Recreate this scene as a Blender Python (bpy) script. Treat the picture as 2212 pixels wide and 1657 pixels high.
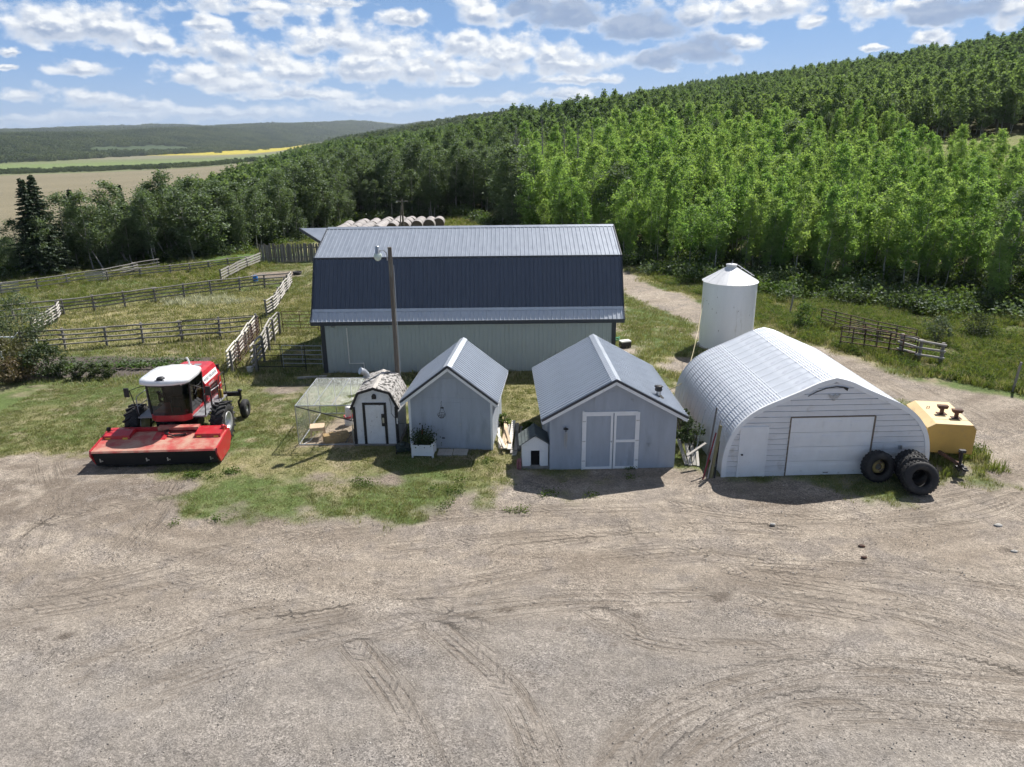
import bpy, math, random
import numpy as np
from mathutils import Vector, Matrix
for o in list(bpy.data.objects): bpy.data.objects.remove(o)
SC = bpy.context.scene
COL = SC.collection
R_ = math.radians
# ------------------------------------------------------------------ camera
FPX, PITCH, ROLL, CAMH = 1586.24, R_(18.6), R_(0.6), 12.0
_U0 = Vector((0, math.sin(PITCH), math.cos(PITCH))); _F0 = Vector((0, math.cos(PITCH), -math.sin(PITCH))); _R0 = Vector((1, 0, 0))
_cr = _R0*math.cos(ROLL) - _U0*math.sin(ROLL); _cu = _R0*math.sin(ROLL) + _U0*math.cos(ROLL)
cam = bpy.data.objects.new('camera', bpy.data.cameras.new('camera')); COL.objects.link(cam)
_m = Matrix.Identity(4)
for i in range(3): _m[i][0] = _cr[i]; _m[i][1] = _cu[i]; _m[i][2] = -_F0[i]
_m.translation = (0, 0, CAMH); cam.matrix_world = _m
cam.data.sensor_width = 36; cam.data.lens = 36*FPX/2212; cam.data.clip_start = .1; cam.data.clip_end = 60000
SC.camera = cam
# ------------------------------------------------------------------ world
SUN_EL, SUN_AZ = R_(52.5), R_(39)            # azimuth measured clockwise from +Y
w = bpy.data.worlds.new('World'); SC.world = w; w.use_nodes = True
NT = w.node_tree; NT.nodes.clear()
def N(t, nt=None, **k):
    n = (nt or NT).nodes.new(t)
    for a, b in k.items():
        if a == 'op': n.operation = b
        else: setattr(n, a, b)
    return n
class G_:
    """tiny node-graph helper"""
    def __init__(s, nt): s.nt = nt
    def _in(s, sock, v):
        if v is None: return
        if hasattr(v, 'is_linked') or isinstance(v, bpy.types.NodeSocket): s.nt.links.new(v, sock)
        elif isinstance(v, (tuple, list)) and hasattr(sock.default_value, '__len__'):
            n = len(sock.default_value); v = tuple(v); v = v+(1.,)*(n-len(v)) if len(v) < n else v[:n]; sock.default_value = v
        else: sock.default_value = v
    def m(s, op, a, b=None, c=None, clamp=False):
        n = s.nt.nodes.new('ShaderNodeMath'); n.operation = op; n.use_clamp = clamp
        for i, v in enumerate((a, b, c)): s._in(n.inputs[i], v)
        return n.outputs[0]
    def mix(s, f, a, b, blend='MIX'):
        n = s.nt.nodes.new('ShaderNodeMix'); n.data_type = 'RGBA'; n.blend_type = blend
        s._in(n.inputs[0], f); s._in(n.inputs[6], a); s._in(n.inputs[7], b); return n.outputs[2]
    def sst(s, v, lo, hi, a=0., b=1.):
        n = s.nt.nodes.new('ShaderNodeMapRange'); n.interpolation_type = 'SMOOTHSTEP'
        s._in(n.inputs[0], v); s._in(n.inputs[1], lo); s._in(n.inputs[2], hi); s._in(n.inputs[3], a); s._in(n.inputs[4], b); return n.outputs[0]
    def lin(s, v, lo, hi, a=0., b=1.):
        n = s.nt.nodes.new('ShaderNodeMapRange'); s._in(n.inputs[0], v); s._in(n.inputs[1], lo); s._in(n.inputs[2], hi); s._in(n.inputs[3], a); s._in(n.inputs[4], b); return n.outputs[0]
    def noise(s, vec, scale, detail=2., rough=.5, dist=0., out=0):
        n = s.nt.nodes.new('ShaderNodeTexNoise'); s._in(n.inputs['Vector'], vec); s._in(n.inputs['Scale'], scale); s._in(n.inputs['Detail'], detail)
        s._in(n.inputs['Roughness'], rough); s._in(n.inputs['Distortion'], dist); return n.outputs[out]
    def vor(s, vec, scale, feature='F1', out='Distance'):
        n = s.nt.nodes.new('ShaderNodeTexVoronoi'); n.feature = feature; s._in(n.inputs['Vector'], vec); s._in(n.inputs['Scale'], scale); return n.outputs[out]
    def comb(s, x, y, z):
        n = s.nt.nodes.new('ShaderNodeCombineXYZ'); s._in(n.inputs[0], x); s._in(n.inputs[1], y); s._in(n.inputs[2], z); return n.outputs[0]
    def sep(s, v):
        n = s.nt.nodes.new('ShaderNodeSeparateXYZ'); s._in(n.inputs[0], v); return n.outputs
    def vmul(s, v, k):
        n = s.nt.nodes.new('ShaderNodeVectorMath'); n.operation = 'MULTIPLY'; s._in(n.inputs[0], v); s._in(n.inputs[1], k); return n.outputs[0]
    def vadd(s, v, k):
        n = s.nt.nodes.new('ShaderNodeVectorMath'); n.operation = 'ADD'; s._in(n.inputs[0], v); s._in(n.inputs[1], k); return n.outputs[0]
    def bump(s, h, strength=.5, dist=.02):
        n = s.nt.nodes.new('ShaderNodeBump'); s._in(n.inputs['Height'], h); n.inputs['Strength'].default_value = strength; n.inputs['Distance'].default_value = dist; return n.outputs[0]
    def coord(s, which='Object'): return s.nt.nodes.new('ShaderNodeTexCoord').outputs[which]
    def pos(s): return s.nt.nodes.new('ShaderNodeNewGeometry').outputs['Position']
    def attr(s, name, out='Fac'):
        n = s.nt.nodes.new('ShaderNodeAttribute'); n.attribute_name = name; return n.outputs[out]
    def rnd(s): return s.nt.nodes.new('ShaderNodeObjectInfo').outputs['Random']
g = G_(NT)
sky = N('ShaderNodeTexSky'); sky.sky_type = 'NISHITA'; sky.sun_disc = False
sky.sun_elevation = SUN_EL; sky.sun_rotation = SUN_AZ; sky.altitude = 600; sky.air_density = 1.0; sky.dust_density = 0.7; sky.ozone_density = 1.6
D = g.sep(g.coord('Generated'))
az = g.m('MULTIPLY', g.m('ARCTAN2', D[0], D[1]), 57.2958)
el = g.m('MULTIPLY', g.m('ARCSINE', g.m('MINIMUM', g.m('MAXIMUM', D[2], -1.), 1.)), 57.2958)
# cumulus field: hand-placed banks (degrees of azimuth/elevation) + even scatter everywhere else
BL = [(-27.4,6.64,5.5,1.61,1.11),(-23.8,5.91,1.7,0.82,0.6),(-29.9,6.56,2.7,1.27,1.03),(-28.2,4.23,1.9,0.54,0.38),(-31.9,5.06,0.7,0.26,0.21),(-32.0,4.32,0.7,0.21,0.18),(-31.4,2.65,1.7,0.64,0.48),(-28.0,2.59,1.6,0.66,0.56),(-25.2,2.11,2.5,0.57,0.52),(-19.3,5.57,2.9,1.29,1.14),(-16.7,5.17,1.8,1.04,0.76),(-21.7,5.51,1.4,0.67,0.56),(-19.8,4.05,4.4,1.03,0.76),(-14.6,4.26,3.7,1.18,0.72),(-18.1,3.34,3.9,0.76,0.47),(-15.1,2.91,4.7,0.6,0.42),(-11.8,6.49,3.5,1.43,0.99),(-13.6,5.88,1.9,0.87,0.7),(-8.8,5.79,4.2,1.64,1.2),(-6.6,4.59,3.9,1.5,1.1),(-10.2,4.43,4.2,1.19,0.91),(-3.6,3.82,2.0,0.74,0.49),(-3.2,6.24,2.3,1.06,0.84),(-0.3,5.62,3.6,1.48,1.03),(-1.3,4.72,2.7,1.21,0.86),(4.7,4.8,4.0,1.38,1.04),(3.0,5.13,2.0,1.2,0.79),(5.0,3.82,4.3,0.43,0.31),(-7.2,7.78,2.1,0.69,0.52),(-16.9,8.26,5.9,0.93,0.55),(-16.7,7.52,1.8,0.67,0.56),(-20.6,7.2,1.7,0.55,0.44),(-12.7,8.74,3.7,0.44,0.28),(-1.7,8.13,2.6,1.25,0.99),(1.1,8.68,2.3,1.13,0.86),(4.0,7.92,3.6,1.26,0.87),(9.7,6.83,4.1,1.77,0.88),(12.9,7.66,1.9,1.12,0.86),(10.6,4.98,2.2,1.06,0.78),(13.7,5.48,3.4,1.27,1.0),(16.4,5.81,1.5,0.91,0.81),(17.1,7.88,4.5,1.2,0.83),(20.7,7.01,1.1,0.66,0.44),(23.9,7.27,1.8,1.16,0.81),(28.7,7.0,3.8,1.02,0.83),(31.6,6.9,1.4,0.99,1.01),(27.7,5.52,1.3,0.53,0.37),(24.6,5.16,0.8,0.22,0.17),(26.5,7.56,1.6,0.52,0.42),(-20.,1.7,6.,.6,.5),(-10.,2.1,6.,.6,.5),(-2.,2.4,4.,.5,.4),(-27.,1.4,5.,.45,.4),(3.5,2.8,4.,.5,.4),(-33.,1.2,3.,.4,.4)]
DARK = [34, 35, 36, 38, 39, 44]    # banks seen against the light
warp = g.sep(g.noise(g.comb(az, g.m('MULTIPLY', el, 1.5), 3.7), .8, 3., .55, out=1))
azw = g.m('ADD', az, g.m('MULTIPLY', g.m('SUBTRACT', warp[0], .5), 1.1)); elw = g.m('ADD', el, g.m('MULTIPLY', g.m('SUBTRACT', warp[1], .5), .8))
cov = low = dkc = None
for i, (a, e, hw, up, dn) in enumerate(BL):
    dx = g.m('MULTIPLY', g.m('SUBTRACT', azw, a), 1/hw); dy = g.m('SUBTRACT', elw, e)
    dyn = g.m('MAXIMUM', g.m('MULTIPLY', dy, 1/up), g.m('MULTIPLY', dy, -1/dn))
    c = g.m('SUBTRACT', 1., g.m('SQRT', g.m('MULTIPLY_ADD', dx, dx, g.m('MULTIPLY', dyn, dyn))))
    hgt = g.m('MULTIPLY', g.m('MAXIMUM', c, 0.), g.m('MULTIPLY', dy, 1/up))
    cov = c if cov is None else g.m('SMOOTH_MAX', cov, c, .25)
    low = hgt if low is None else g.m('ADD', low, hgt)
    if i in DARK: dkc = c if dkc is None else g.m('MAXIMUM', dkc, c)
inb = g.m('MULTIPLY', g.m('MULTIPLY', g.sst(el, 10.2, 12.5, 1., 0.), g.sst(el, -1.5, -.5)), g.sst(g.m('ABSOLUTE', az), 36., 42., 1., 0.))
CL_HI, CL_LO = (13.8, 14.0, 14.1), (3.9, 5.3, 8.0)
skyc = g.mix(g.sst(el, 0., 22., .75, 0.), sky.outputs[0], g.mix(g.sst(el, 0., 8.), (5.7, 8.1, 12.3), (2.8, 6.0, 12.6)))
# the banks in front
nv = g.comb(az, g.m('MULTIPLY', el, 1.5), 0.)
vo = g.vor(g.vadd(nv, g.vmul(g.noise(nv, .9, 4., .55, out=1), (1.3, 1.3, 0.))), .85, 'SMOOTH_F1')   # cauliflower heads
n1 = g.m('SUBTRACT', g.m('ADD', g.m('MULTIPLY', g.noise(nv, .42, 8., .60), 1.05), .16), g.m('MULTIPLY', vo, .42))
nv2 = g.vadd(nv, (.30, .55, 0.))
vo2 = g.vor(g.vadd(nv2, g.vmul(g.noise(nv2, .9, 2., .55, out=1), (1.3, 1.3, 0.))), .85, 'SMOOTH_F1')
n2 = g.m('SUBTRACT', g.m('ADD', g.m('MULTIPLY', g.noise(nv2, .42, 4., .60), 1.05), .16), g.m('MULTIPLY', vo2, .42))
dens = g.m('ADD', cov, g.m('MULTIPLY', g.m('SUBTRACT', n1, .5), 2.0))
mask = g.sst(dens, -.14, .55)
thick = g.sst(dens, .05, .75)
lit = g.m('ADD', g.m('MULTIPLY', g.m('SUBTRACT', n1, n2), 4.6), .58, clamp=True)
under = g.sst(g.m('ADD', low, g.m('MULTIPLY', g.m('SUBTRACT', n1, .5), .15)), -.14, .10)
bright = g.m('MULTIPLY', g.m('ADD', .30, g.m('MULTIPLY', lit, .70)), g.m('ADD', .40, g.m('MULTIPLY', under, .60)))
bright = g.m('SUBTRACT', 1., g.m('MULTIPLY', g.m('SUBTRACT', 1., bright), g.m('ADD', .25, g.m('MULTIPLY', thick, .75))))
back = g.m('MULTIPLY', g.sst(g.m('ADD', dkc, g.m('MULTIPLY', g.m('SUBTRACT', n1, .5), 1.2)), .05, .45), .80)
bright = g.m('MULTIPLY', bright, g.m('SUBTRACT', 1., back))
ccol = g.mix(bright, CL_LO, CL_HI)
ccol = g.mix(g.sst(el, .6, 5.5, .50, 0.), ccol, (8.0, 9.4, 11.6))
outA = g.mix(g.m('MULTIPLY', g.m('MULTIPLY', mask, .96), g.sst(el, 0., 3.0, .28, 1.)), skyc, ccol)
# fair-weather scatter over the rest of the sky
pz = g.m('ADD', g.m('MAXIMUM', D[2], 0.), .10)
pv = g.comb(g.m('DIVIDE', D[0], pz), g.m('DIVIDE', D[1], pz), 0.)
m1 = g.noise(pv, 1.1, 5., .55)
outB = g.mix(g.m('MULTIPLY', g.sst(m1, .53, .63), g.sst(el, .3, 3.2, 0., .95)), skyc, g.mix(g.sst(m1, .54, .74), CL_HI, (6.2, 6.8, 7.8)))
BGS = .052
bgA = N('ShaderNodeBackground'); NT.links.new(outA, bgA.inputs[0]); bgA.inputs[1].default_value = BGS
bgB = N('ShaderNodeBackground'); NT.links.new(outB, bgB.inputs[0]); bgB.inputs[1].default_value = BGS
mxs = N('ShaderNodeMixShader'); NT.links.new(inb, mxs.inputs[0]); NT.links.new(bgB.outputs[0], mxs.inputs[1]); NT.links.new(bgA.outputs[0], mxs.inputs[2])
wo = N('ShaderNodeOutputWorld'); NT.links.new(mxs.outputs[0], wo.inputs[0])
w.cycles.sampling_method = 'MANUAL'; w.cycles.sample_map_resolution = 512
# ------------------------------------------------------------------ sun, exposure
sl = bpy.data.lights.new('sun', 'SUN'); sl.energy = 5.0; sl.angle = R_(.53); sl.color = (1., .955, .89)
so = bpy.data.objects.new('sun', sl); COL.objects.link(so); so.location = (0, 0, 60)
LV = Vector((math.sin(SUN_AZ)*math.cos(SUN_EL), math.cos(SUN_AZ)*math.cos(SUN_EL), math.sin(SUN_EL)))
so.rotation_euler = LV.to_track_quat('Z', 'Y').to_euler()
vs = SC.view_settings; vs.view_transform = 'Standard'; vs.look = 'None'; vs.exposure = 0.52; vs.gamma = 1.0; vs.use_curve_mapping = False
SC.render.engine = 'CYCLES'; SC.cycles.max_bounces = 6; SC.cycles.diffuse_bounces = 3; SC.cycles.transmission_bounces = 6; SC.cycles.transparent_max_bounces = 8; SC.cycles.volume_bounces = 0; SC.cycles.use_adaptive_sampling = True; SC.cycles.adaptive_threshold = .03
# ------------------------------------------------------------------ helpers: points
def at(x, y, z=0.):
    """world point where the sight line through (x, y) of the 2212-wide photograph meets height z"""
    u = (x-1106)/FPX; v = -(y-828.5)/FPX; c, s = math.cos(ROLL), math.sin(ROLL); u, v = u*c+v*s, -u*s+v*c
    d = Vector((u, math.cos(PITCH)+v*math.sin(PITCH), -math.sin(PITCH)+v*math.cos(PITCH))); t = (z-CAMH)/d.z
    return Vector((d.x*t, d.y*t, z))
def atY(x, y, Y):
    u = (x-1106)/FPX; v = -(y-828.5)/FPX; c, s = math.cos(ROLL), math.sin(ROLL); u, v = u*c+v*s, -u*s+v*c
    d = Vector((u, math.cos(PITCH)+v*math.sin(PITCH), -math.sin(PITCH)+v*math.cos(PITCH))); t = Y/d.y
    return Vector((d.x*t, Y, CAMH+d.z*t))
# ------------------------------------------------------------------ helpers: mesh building
class MB:
    def __init__(s): s.v = []; s.f = []; s.sm = []; s.mi = []; s.cur = 0
    def add(s, vs, fs, smooth=False):
        b = len(s.v); s.v += [tuple(p) for p in vs]
        for f in fs: s.f.append(tuple(b+i for i in f)); s.sm.append(smooth); s.mi.append(s.cur)
        return s
    def box(s, x0, x1, y0, y1, z0, z1, M=None):
        vs = [Vector((x, y, z)) for z in (z0, z1) for (x, y) in ((x0, y0), (x1, y0), (x1, y1), (x0, y1))]
        if M is not None: vs = [M@p for p in vs]
        return s.add(vs, [(0, 3, 2, 1), (4, 5, 6, 7), (0, 1, 5, 4), (1, 2, 6, 5), (2, 3, 7, 6), (3, 0, 4, 7)])
    def beam(s, a, b, w, h, up=(0, 0, 1)):
        a = Vector(a); b = Vector(b); d = (b-a).normalized(); up = Vector(up)
        if abs(d.dot(up)) > .98: up = Vector((0, 1, 0))
        x = d.cross(up).normalized()*(w/2); z = x.cross(d).normalized()*(h/2)
        vs = [p+q for p in (a, b) for q in (-x-z, x-z, x+z, -x+z)]
        return s.add(vs, [(0, 1, 2, 3), (7, 6, 5, 4), (0, 4, 5, 1), (1, 5, 6, 2), (2, 6, 7, 3), (3, 7, 4, 0)])
    def tube(s, pts, r, n=8, caps=True, r2=None):
        pts = [Vector(p) for p in pts]; k = len(pts); rings = []
        rr = r if isinstance(r, (list, tuple)) else [r+(((r2 if r2 is not None else r)-r)*i/(k-1)) for i in range(k)]
        d0 = (pts[1]-pts[0]).normalized(); ref = Vector((0, 0, 1)) if abs(d0.z) < .9 else Vector((1, 0, 0))
        vs = []
        for i, p in enumerate(pts):
            d = (pts[min(i+1, k-1)]-pts[max(i-1, 0)]).normalized(); x = d.cross(ref)
            if x.length < 1e-4: x = d.cross(Vector((0, 1, 0)))
            x.normalize(); y = d.cross(x)
            for j in range(n):
                a = 2*math.pi*j/n; vs.append(p+(x*math.cos(a)+y*math.sin(a))*rr[i])
        fs = [(i*n+j, i*n+(j+1) % n, (i+1)*n+(j+1) % n, (i+1)*n+j) for i in range(k-1) for j in range(n)]
        s.add(vs, fs, n > 5)
        if caps: s.add(vs[:n], [tuple(range(n))[::-1]]); s.add(vs[-n:], [tuple(range(n))])
        return s
    def lathe(s, prof, n=24, M=None, smooth=True, close=False):
        """profile of (radius, height) turned about local z"""
        k = len(prof); vs = []
        for r, z in prof:
            for j in range(n):
                a = 2*math.pi*j/n; p = Vector((r*math.cos(a), r*math.sin(a), z)); vs.append(M@p if M is not None else p)
        kk = k if close else k-1
        fs = [(i*n+j, i*n+(j+1) % n, ((i+1) % k)*n+(j+1) % n, ((i+1) % k)*n+j) for i in range(kk) for j in range(n)]
        return s.add(vs, fs, smooth)
    def prism(s, poly, a, b, axis='y', M=None):
        """polygon in the plane across axis, pulled from a to b"""
        def P(p, t): return Vector((p[0], t, p[1])) if axis == 'y' else (Vector((t, p[0], p[1])) if axis == 'x' else Vector((p[0], p[1], t)))
        vs = [P(p, a) for p in poly]+[P(p, b) for p in poly]
        if M is not None: vs = [M@p for p in vs]
        n = len(poly)
        return s.add(vs, [tuple(range(n)), tuple(range(2*n-1, n-1, -1))]+[(i, i+n, (i+1) % n+n, (i+1) % n) for i in range(n)])
    def mesh(s, name):
        me = bpy.data.meshes.new(name); me.from_pydata(s.v, [], s.f); me.polygons.foreach_set('use_smooth', s.sm)
        if any(s.mi): me.polygons.foreach_set('material_index', s.mi)
        me.update(); return me
    def build(s, name, m, parent=None, fix=True):
        me = s.mesh(name)
        if fix:
            import bmesh
            bm = bmesh.new(); bm.from_mesh(me); bmesh.ops.recalc_face_normals(bm, faces=bm.faces); bm.to_mesh(me); bm.free()
        for q in (m if isinstance(m, (list, tuple)) else [m]): me.materials.append(q)
        return ob(name, me, parent)
def ob(name, me, parent=None, M=None):
    o = bpy.data.objects.new(name, me); COL.objects.link(o); o.parent = parent
    if M is not None: o.matrix_local = M
    return o
def tag(o, label, cat=None, group=None, kind=None):
    if label: o['label'] = label
    if cat: o['category'] = cat
    if group: o['group'] = group
    if kind: o['kind'] = kind
    return o
def thing(name, label, cat, loc=(0, 0, 0), rz=0., group=None):
    o = bpy.data.objects.new(name, None); COL.objects.link(o); o.location = loc; o.rotation_euler = (0, 0, rz); o.empty_display_size = .3
    return tag(o, label, cat, group)
def copy_tree(o, parent=None):
    c = o.copy(); COL.objects.link(c); c.parent = parent
    for ch in o.children:
        copy_tree(ch, c)
    return c
def frame(o, x, y):
    x = Vector(x).normalized(); y = Vector(y).normalized(); z = x.cross(y); M = Matrix.Identity(4)
    for i in range(3): M[i][0] = x[i]; M[i][1] = y[i]; M[i][2] = z[i]; M[i][3] = o[i]
    return M
def TR(x, y, z, rx=0, ry=0, rz=0):
    return Matrix.Translation((x, y, z))@Matrix.Rotation(rz, 4, 'Z')@Matrix.Rotation(ry, 4, 'Y')@Matrix.Rotation(rx, 4, 'X')
# ------------------------------------------------------------------ helpers: materials
MATS = {}
def mat(name, col, rough=.6, metal=0., var=.12, vscale=3., bump=0., bscale=40., spec=.5, col2=None, c2s=2., c2lo=.5, c2hi=.62, stretch=(1, 1, 1), rv=0., coat=0.):
    """plain surface: colour with uneven tone, an optional second colour in patches (wear, rust, dirt) and fine relief"""
    if name in MATS: return MATS[name]
    m = bpy.data.materials.new(name); m.use_nodes = True; nt = m.node_tree; q = G_(nt); b = nt.nodes['Principled BSDF']
    v = q.vmul(q.coord('Object'), stretch)
    n = q.noise(v, vscale, 5., .6)
    k = q.lin(n, .25, .75, 1.-var, 1.+var)
    if rv: k = q.m('MULTIPLY', k, q.lin(q.rnd(), 0., 1., 1.-rv, 1.+rv))
    c = q.mix(1., col, q.comb(k, k, k), 'MULTIPLY')
    if col2 is not None: c = q.mix(q.sst(q.noise(v, c2s, 6., .65), c2lo, c2hi), c, col2)
    nt.links.new(c, b.inputs['Base Color']); b.inputs['Metallic'].default_value = metal
    nt.links.new(q.lin(n, .3, .7, max(rough-.08, .02), min(rough+.08, 1.)), b.inputs['Roughness'])
    b.inputs['Specular IOR Level'].default_value = spec
    if coat: b.inputs['Coat Weight'].default_value = coat; b.inputs['Coat Roughness'].default_value = .15
    if bump: nt.links.new(q.bump(q.noise(v, bscale, 4., .6), bump, .01), b.inputs['Normal'])
    MATS[name] = m; return m
def leafmat(name, c1, c2, trans=.45, gloss=.08, rv=.35, big=0.):
    m = bpy.data.materials.new(name); m.use_nodes = True; nt = m.node_tree; nt.nodes.clear(); q = G_(nt)
    r = q.rnd(); ps = q.pos()
    f = q.m('ADD', q.m('MULTIPLY', r, .6), q.m('MULTIPLY', q.noise(ps, .35, 2.), .4))
    if big: f = q.m('ADD', q.m('MULTIPLY', f, .35), q.m('MULTIPLY', q.sst(q.noise(ps, big, 5., .62), .36, .64), .65))
    c = q.mix(f, c1, c2); k = q.lin(q.noise(ps, 2.5, 2.), .3, .7, .75, 1.25); c = q.mix(1., c, q.comb(k, k, k), 'MULTIPLY')
    d = nt.nodes.new('ShaderNodeBsdfDiffuse'); t = nt.nodes.new('ShaderNodeBsdfTranslucent'); gl = nt.nodes.new('ShaderNodeBsdfGlossy'); gl.inputs['Roughness'].default_value = .55
    gl.inputs['Color'].default_value = (.9, .95, 1., 1)
    nt.links.new(c, d.inputs[0]); nt.links.new(q.mix(1., c, (1.25, 1.35, .7), 'MULTIPLY'), t.inputs[0])
    a = nt.nodes.new('ShaderNodeMixShader'); a.inputs[0].default_value = trans; nt.links.new(d.outputs[0], a.inputs[1]); nt.links.new(t.outputs[0], a.inputs[2])
    e = nt.nodes.new('ShaderNodeMixShader'); e.inputs[0].default_value = gloss; nt.links.new(a.outputs[0], e.inputs[1]); nt.links.new(gl.outputs[0], e.inputs[2])
    o = nt.nodes.new('ShaderNodeOutputMaterial'); nt.links.new(e.outputs[0], o.inputs[0]); MATS[name] = m; return m
# ------------------------------------------------------------------ helpers: numpy noise
def _h(ix, iy, s):
    n = (ix.astype(np.int64)*374761393+iy.astype(np.int64)*668265263+s*1442695041) & 0x7fffffff
    n = ((n ^ (n >> 13))*1274126177) & 0x7fffffff
    return ((n ^ (n >> 16)) & 0xffff)/65535.
def vnoise(x, y, s=0):
    x = np.asarray(x, float); y = np.asarray(y, float); ix = np.floor(x); iy = np.floor(y); fx = x-ix; fy = y-iy
    fx = fx*fx*(3-2*fx); fy = fy*fy*(3-2*fy)
    a = _h(ix, iy, s); b = _h(ix+1, iy, s); c = _h(ix, iy+1, s); d = _h(ix+1, iy+1, s)
    return (a*(1-fx)+b*fx)*(1-fy)+(c*(1-fx)+d*fx)*fy
def fbm(x, y, s=0, o=4):
    t = 0; a = .5; n = 0
    for i in range(o): t = t+a*vnoise(np.asarray(x)*2**i, np.asarray(y)*2**i, s+i); n += a; a *= .5
    return t/n
def sstep(a, b, x):
    t = np.clip((np.asarray(x, float)-a)/(b-a), 0, 1); return t*t*(3-2*t)
# ================================================================== the land
_A = R_(6.3)
def toe(Y): return np.interp(Y, [0, 30, 55, 76, 120, 200, 400, 1000, 2500], [70, 52, 36, 17, 0, -10, -30, -100, -300])
def edge_e(Y): return np.interp(Y, [0, 40, 65, 82, 100, 150, 300, 2500], [-140, -95, -68, -33, -14, -8, -5, -50])
def ucoord(X, Y): return X*math.cos(_A)+Y*math.sin(_A)-toe(Y)
def terrain(X, Y):
    X = np.asarray(X, float); Y = np.asarray(Y, float); u = ucoord(X, Y)
    z = np.interp(u, [-1e5, 0, 12, 30, 70, 100, 170, 250, 320, 450, 2000], [0, 0, .9, 3.6, 9.5, 13, 25, 38, 42, 43.5, 45])*sstep(8, 45, Y+X*.3)
    z = z+4.6*np.exp(-((X-16)/44.)**2-((Y-205)/46.)**2)
    d = np.maximum(0, edge_e(Y)-u); z = z-25*(1-np.exp(-(d*d/(d+10.))*.27/25))
    roll = (fbm(X/160., Y/160., 5)-.5)*10; z = z+roll*sstep(30, 160, np.maximum(u, 0))
    hl = sstep(0, 520, -850-X-120*(fbm(X/500., Y/500., 9)-.5)+.04*(Y-1500))*sstep(800, 1500, Y)
    z = z+hl*(46+.012*np.clip(Y-1800, 0, 2500)+34*(fbm(X/420., Y/420., 7, 5)-.5))
    fh = sstep(3350, 5400, Y-.25*np.abs(X+900))
    z = z+fh*(44+60*(fbm(X/1300., Y/1300., 12, 5)-.5))
    return z
def poly_sd(X, Y, P):
    """signed distance to a polygon, positive inside"""
    P = np.array(P, float); n = len(P); d = np.full(np.shape(X), 1e9); ins = np.zeros(np.shape(X), bool)
    for i in range(n):
        a = P[i]; b = P[(i+1) % n]; e = b-a; L = (e*e).sum(); t = np.clip(((X-a[0])*e[0]+(Y-a[1])*e[1])/L, 0, 1)
        d = np.minimum(d, np.hypot(X-a[0]-t*e[0], Y-a[1]-t*e[1]))
        c = ((a[1] > Y) != (b[1] > Y)); den = b[1]-a[1] if b[1] != a[1] else 1e-9
        ins ^= c & (X < (b[0]-a[0])*(Y-a[1])/den+a[0])
    return np.where(ins, d, -d)
ROAD = [(40, 22), (30, 28.5), (25, 31), (20.8, 36), (18.5, 40.5), (16.9, 43.6), (14.6, 53), (11.6, 63), (9.8, 75), (7.2, 95), (3, 95), (6.6, 75), (7.6, 66), (9.2, 57), (11.5, 48), (12.5, 44), (15, 38), (17.6, 33), (18.3, 30), (18.2, 28), (18.5, 24), (40, 0)]
PADDOCK = [(-32.6, 52.5), (-18.9, 62.5), (-17.4, 51.1), (-16.5, 46.4), (-27, 43), (-31.5, 45)]
GARDEN = [(-26.5, 36.9), (-17.5, 37.6), (-17.2, 41.0), (-23, 41.6), (-27.5, 41.6)]
RUN = [(-8.9, 27.7), (-6.4, 27.7), (-6.4, 31.2), (-8.0, 31.2)]
CLEAR = (70., 106., 28., 18.)
XG = [-60, -30, -21, -17, -14, -12, -11, -8.5, -6, -4, -1, .2, 1.3, 3, 5.8, 7.6, 10, 15, 16, 18.4, 22]
YG = [33, 28.6, 27.6, 27.1, 26.2, 24.6, 22.9, 22.2, 22.0, 22.1, 23.2, 23.8, 24.2, 24.5, 25.9, 25.0, 24.7, 23.9, 24.0, 24.7, 24.7]
def yedge(X): return np.interp(X, [-120, -80, -52, -46, -30, -26, -24, -9, -5, 0, 6, 11, 20, 38, 55, 90, 200], [30, 47, 61, 67, 82, 100, 113, 119, 106, 94, 82, 75, 62, 50, 41, 33, 20])
def cover(X, Y):
    """what lies on the ground: bare gravel share, living green share, soil share"""
    n1 = fbm(X/3.2, Y/3.2, 1); n2 = fbm(X/.9, Y/.9, 2, 3); n3 = fbm(X/7., Y/7., 3)
    front = (np.interp(X, XG, YG)-Y+(n1-.5)*4.2+(n2-.5)*2.6)*.62
    road = poly_sd(X, Y, ROAD)+(n1-.5)*1.6+(n2-.5)*.8
    side = np.where((Y > 31)*(Y < 56)*(X > 5.6)*(X < 18), (1.2-np.abs((X-(12.2-.07*(Y-38)))/3.2))*.5+(n1-.60)*6+(n2-.5)*1.6, -3.)
    pad = 1.1-np.hypot((X-3.2)/1.2, (Y-35.6)/1.3)+(n2-.5)*.8                 # bare patch by the barn wall
    pad2 = 1.-np.hypot((X+11.2)/1.5, (Y-35.0)/.7)+(n2-.5)
    pad3 = .75-np.hypot((X+5.6)/2.6, (Y-24.6)/.6)+(n2-.5)*1.8+(n1-.5)
    back = .9-np.hypot((X+21.5)/3.4, (Y-67.5)/3.2)+(n1-.5)*2.5
    grav = sstep(-.35, .5, np.maximum.reduce([front, road, side*.9, pad, pad2, pad3*.8, back]))
    run = sstep(-.1, .25, poly_sd(X, Y, RUN)+(n2-.5)*.6)
    soil = sstep(-.2, .3, poly_sd(X, Y, GARDEN)+(n1-.5)*.8)
    dry = sstep(.42, .62, .5*n1+.5*n3)
    green = np.clip((1-grav)*(1-soil)*(1-run), 0, 1)
    return grav, green, soil, run, dry
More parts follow.
